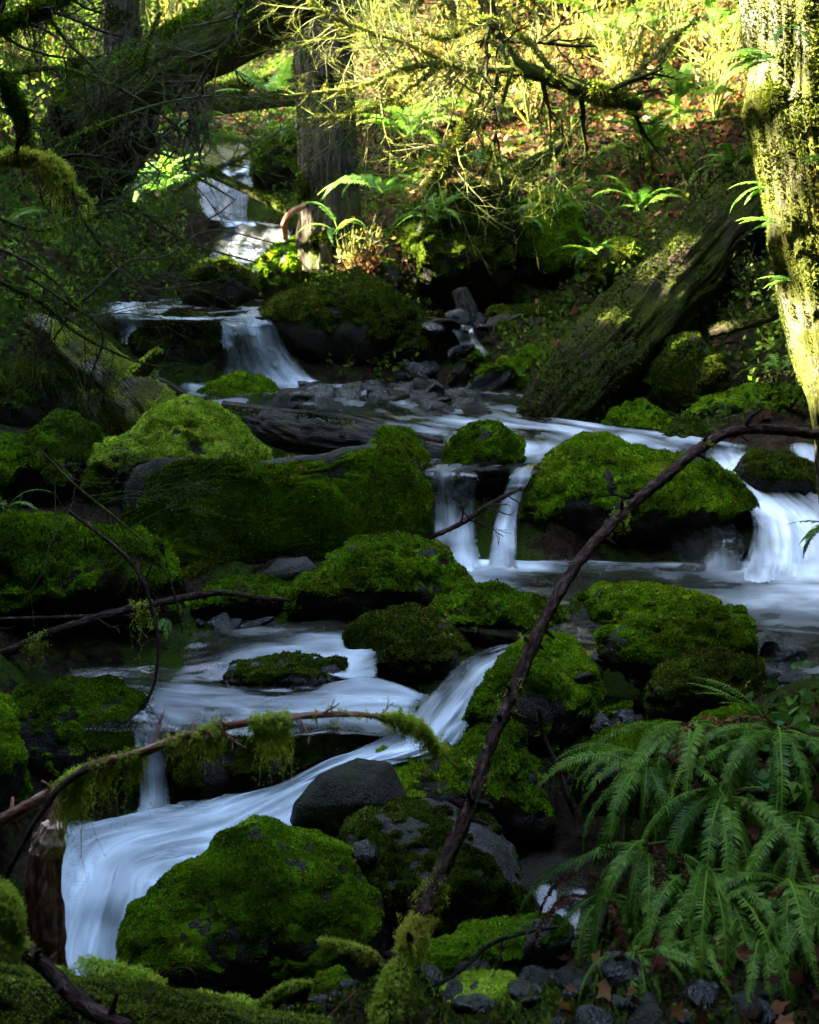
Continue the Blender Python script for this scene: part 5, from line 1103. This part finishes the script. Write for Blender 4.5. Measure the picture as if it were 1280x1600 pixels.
# ------------------------------------------------------------------ shrubs and trees of the background
def shrub(label, base, h, wd_, n, mat, seed, ls=.09, group='leafy shrubs on the far slopes', stems=9):
    rng = np.random.default_rng(seed+2000); base = np.array(base, float); root = empty('shrub', base, label, 'shrub', group)
    g = Geo(); tips = []
    if mat == 'leaf_bright': stems, n = 24, n//2
    for q in range(stems):
        a = rng.uniform(0,6.28); d = norm([math.cos(a)*rng.uniform(.1,.7), math.sin(a)*rng.uniform(.1,.7), 1]); L = h*rng.uniform(.6,1.1)
        pts = [base, base+d*L*.5+rng.normal(size=3)*.06*h, base+d*L+rng.normal(size=3)*.1*h]; add_tube(g, pts, [.014,.009,.004], sides=5, n=8, cap=False); tips.append(catmull(pts, 12)[3:])
        for _ in range(3):
            i = rng.integers(4,11); b0 = catmull(pts,12)[i]; e = b0+norm(d+rng.normal(size=3)*.8)*h*.3; add_tube(g, [b0, e], [.006,.003], sides=3, n=4, cap=False); tips.append(catmull([b0,e],6))
    g.build('stems', M['twig_pale' if mat == 'leaf_bright' else 'twig'], parent=root); T_ = np.vstack(tips); k = rng.integers(len(T_), size=n)
    p = T_[k] + rng.normal(size=(n,3))*wd_*.10; g = Geo(); leaves(g, p, norm(rng.normal(size=(n,3))+[0,0,.5]), ls, ls*.32, rng, 1.0, tone=.5+.3*fbm(p,1.2,2,seed)); g.build('leaves', M[mat], parent=root)
    return root
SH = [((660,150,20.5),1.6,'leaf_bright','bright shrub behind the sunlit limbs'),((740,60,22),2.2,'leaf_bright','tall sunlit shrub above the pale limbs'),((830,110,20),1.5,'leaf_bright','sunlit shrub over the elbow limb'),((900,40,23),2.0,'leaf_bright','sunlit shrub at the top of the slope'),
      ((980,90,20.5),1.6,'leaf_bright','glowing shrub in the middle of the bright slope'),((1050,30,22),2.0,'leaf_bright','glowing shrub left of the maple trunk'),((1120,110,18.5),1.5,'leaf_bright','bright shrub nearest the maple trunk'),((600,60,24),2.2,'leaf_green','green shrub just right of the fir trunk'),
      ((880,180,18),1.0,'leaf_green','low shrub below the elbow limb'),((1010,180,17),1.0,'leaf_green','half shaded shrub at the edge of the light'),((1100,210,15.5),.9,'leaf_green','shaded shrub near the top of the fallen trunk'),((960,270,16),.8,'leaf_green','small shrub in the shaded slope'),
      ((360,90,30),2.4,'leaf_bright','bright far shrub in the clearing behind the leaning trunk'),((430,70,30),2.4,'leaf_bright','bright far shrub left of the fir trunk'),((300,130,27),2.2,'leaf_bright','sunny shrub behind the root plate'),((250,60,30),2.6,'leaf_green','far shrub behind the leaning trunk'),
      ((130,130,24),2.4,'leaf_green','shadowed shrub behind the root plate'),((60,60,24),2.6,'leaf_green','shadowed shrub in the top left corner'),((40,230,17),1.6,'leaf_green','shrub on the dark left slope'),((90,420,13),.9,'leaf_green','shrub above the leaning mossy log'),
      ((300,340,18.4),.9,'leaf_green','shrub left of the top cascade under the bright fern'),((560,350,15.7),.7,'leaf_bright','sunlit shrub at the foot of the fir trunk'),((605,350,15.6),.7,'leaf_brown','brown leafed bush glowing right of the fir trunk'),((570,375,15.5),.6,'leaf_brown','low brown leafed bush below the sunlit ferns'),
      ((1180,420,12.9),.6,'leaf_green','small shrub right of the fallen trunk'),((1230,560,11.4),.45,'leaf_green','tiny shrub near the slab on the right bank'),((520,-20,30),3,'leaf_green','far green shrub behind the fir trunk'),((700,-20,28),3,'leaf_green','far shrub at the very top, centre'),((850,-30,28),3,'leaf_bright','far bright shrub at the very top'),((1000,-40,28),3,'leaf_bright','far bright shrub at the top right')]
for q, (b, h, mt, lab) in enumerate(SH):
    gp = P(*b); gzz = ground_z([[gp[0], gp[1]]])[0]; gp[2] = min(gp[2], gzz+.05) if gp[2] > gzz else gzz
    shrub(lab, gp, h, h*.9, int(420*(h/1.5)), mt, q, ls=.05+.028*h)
def conifer(label, x, y, h, r, seed, nl=7000, crown_from=.25, group='conifers behind the slopes'):
    rng = np.random.default_rng(seed+3000); z = ground_z([[x,y]])[0]-.2; root = empty('conifer', (x,y,z), label, 'tree', group)
    g = Geo(); add_tube(g, [(x,y,z),(x+rng.normal()*.2,y,z+h*.5),(x+rng.normal()*.3,y,z+h)], [r,r*.7,r*.1], sides=18, n=50, noise=.08, ridge=.12, seed=seed); g.build('trunk', M['bark'], parent=root, smooth=True)
    g = Geo(); nb = 70
    for q in range(nb):
        t = crown_from + (1-crown_from)*rng.random(); a = rng.uniform(0,6.28); L = (1-t)*h*.28+.5; c0 = np.array([x,y,z+h*t]); d = np.array([math.cos(a),math.sin(a),0.1])
        pts = catmull([c0, c0+d*L*.5+[0,0,-.02*L], c0+d*L+[0,0,-.35*L]], 12); m = nl//nb; k = rng.integers(1,12,size=m)
        pp = pts[k]+rng.normal(size=(m,3))*np.array([.16,.16,.08])*(.5+L*.3); pp = pp[~in_gap(pp, .12)]; m = len(pp); leaves(g, pp, norm(rng.normal(size=(m,3))*[1,1,.4]+[0,0,-.5]), .26, .06, rng, .7, tone=.5+.2*rng.normal(), droop=.6)
    g.build('crown', M['needle'], parent=root)
CN = [(-7.6,26,16,.28),(-9.6,29,18,.32),(-5.6,31,17,.25),(-8.2,22,14,.2),(-3.6,36,17,.3),(-1.0,39,18,.3),(1.8,38,18,.3),(4.6,36,17,.28),(7.6,37,18,.3),(10.5,33,17,.3),(-12,33,18,.35),(13,29,17,.3),(-6.9,19.5,12,.16)]
WH = ['left of the root plate','far left','behind the leaning trunk','slender, nearest at the upper left','left of the fir trunk','behind the fir trunk','right of the fir trunk','above the pale limbs','above the bright slope','behind the maple','hidden at the far left edge','beyond the right edge','thin, on the left bank']
for q, (x, y, h, r) in enumerate(CN): conifer('dark conifer '+WH[q], x, y, h, r, q, nl=5000, crown_from=.55 if q in (0,2,4,5,6) else .3)

# ------------------------------------------------------------------ added unseen canopy of leaf cards around the glen, blocking sun and sky except at chosen gaps
rng = np.random.default_rng(99)
def blocker_leaves(g, p, size, rng, aim=True):
    gap = in_gap(p, size*.33); dap = gap & (rng.random(len(p)) < .10)
    p = np.vstack([p[~gap], p[dap]]); s = np.r_[np.ones((~gap).sum()), np.full(dap.sum(), .4)]
    d = norm(np.cross(SUN_DIR, rng.normal(size=p.shape))) if aim else norm(rng.normal(size=p.shape)); w = norm(np.cross(SUN_DIR, d)+SUN_DIR*rng.normal(size=(len(p),1))*.4) if aim else norm(np.cross(d, rng.normal(size=p.shape)))
    L = (size*.5*s*rng.uniform(.7,1.2,len(p)))[:,None]; V = np.stack([p-d*L, p+w*L*.62, p+d*L, p-w*L*.62], 1).reshape(-1,3)
    i = np.arange(len(p))[:,None]*4; g.add(V, Q=i+np.array([0,1,2,3]), tone=np.repeat(rng.random(len(p)), 4))
def slab(n, a0, a1, b0, b1, dist, thick, size):
    a = rng.uniform(a0, a1, n); b = rng.uniform(b0, b1, n)
    return ex*a[:,None] + ez*b[:,None] + SUN_DIR*(dist + rng.uniform(0, thick, n))[:,None]
ac = ab(np.array([[0,-4,4.],[0,40,4.]])); a0, a1 = sorted(ac[:,0])
g = Geo(); p = slab(80000, a0-2, a1+4, ab([[0,10,0.]])[0,1]-3, ab([[0,10,0.]])[0,1]+12.5, 17, 5, .6)  # unseen leaf slab added between the sun and the glen
p = p[p[:,2] > .5]
blocker_leaves(g, p, .55, rng)
tag(g.build('leaf_blocker', M['needle'], origin=(0,0,0)), kind='stuff', label='added unseen canopy on the ridge to the left, shading the glen', cat='blocker')

g = Geo()  # side and rear leaf walls, added to keep low skylight off the rocks
def wall(n, x0, x1, y0, y1, z0, z1):
    return np.stack([rng.uniform(x0,x1,n), rng.uniform(y0,y1,n), z0+(z1-z0)*rng.random(n)**1.1], 1)
for p in (wall(30000, 12, 17, -12, 30, 1, 22), wall(26000, -20, 16, -13, -10, 0, 20), wall(20000, -16, -11, -13, 8, 2, 20)):
    blocker_leaves(g, p, 1.2, rng, False)
tag(g.build('leaf_blocker', M['needle'], origin=(0,0,0)), kind='stuff', label='added unseen leaf walls at right, left and behind the camera, blocking low skylight', cat='blocker')
# added leaf ceiling against skylight, open above the stream so that skylight falls straight down on the rocks
g = Geo(); p = np.stack([rng.uniform(-17,17,34000), rng.uniform(-14,30,34000), rng.uniform(13,16,34000)], 1)
p = p[(((p[:,0]-.0)/3.6)**2 + ((p[:,1]-6.6)/7.6)**2 > 1 + .5*perlin(p*.4, 8)) & (((p[:,0]+6)/3.0)**2 + ((p[:,1]-13)/5.0)**2 > 1)]
blocker_leaves(g, p, 1.2, rng, False)
tag(g.build('leaf_blocker', M['needle'], origin=(0,0,0)), kind='stuff', label='added unseen leaf ceiling blocking skylight, with openings over the stream and left bank', cat='blocker')

# loose stones under the ferns at the bottom
stones((860,1290),(1480,1620),34,(3.35,3.9),(.03,.10),'stones beneath the sword ferns','dark stone beneath the lowest sword ferns', False)
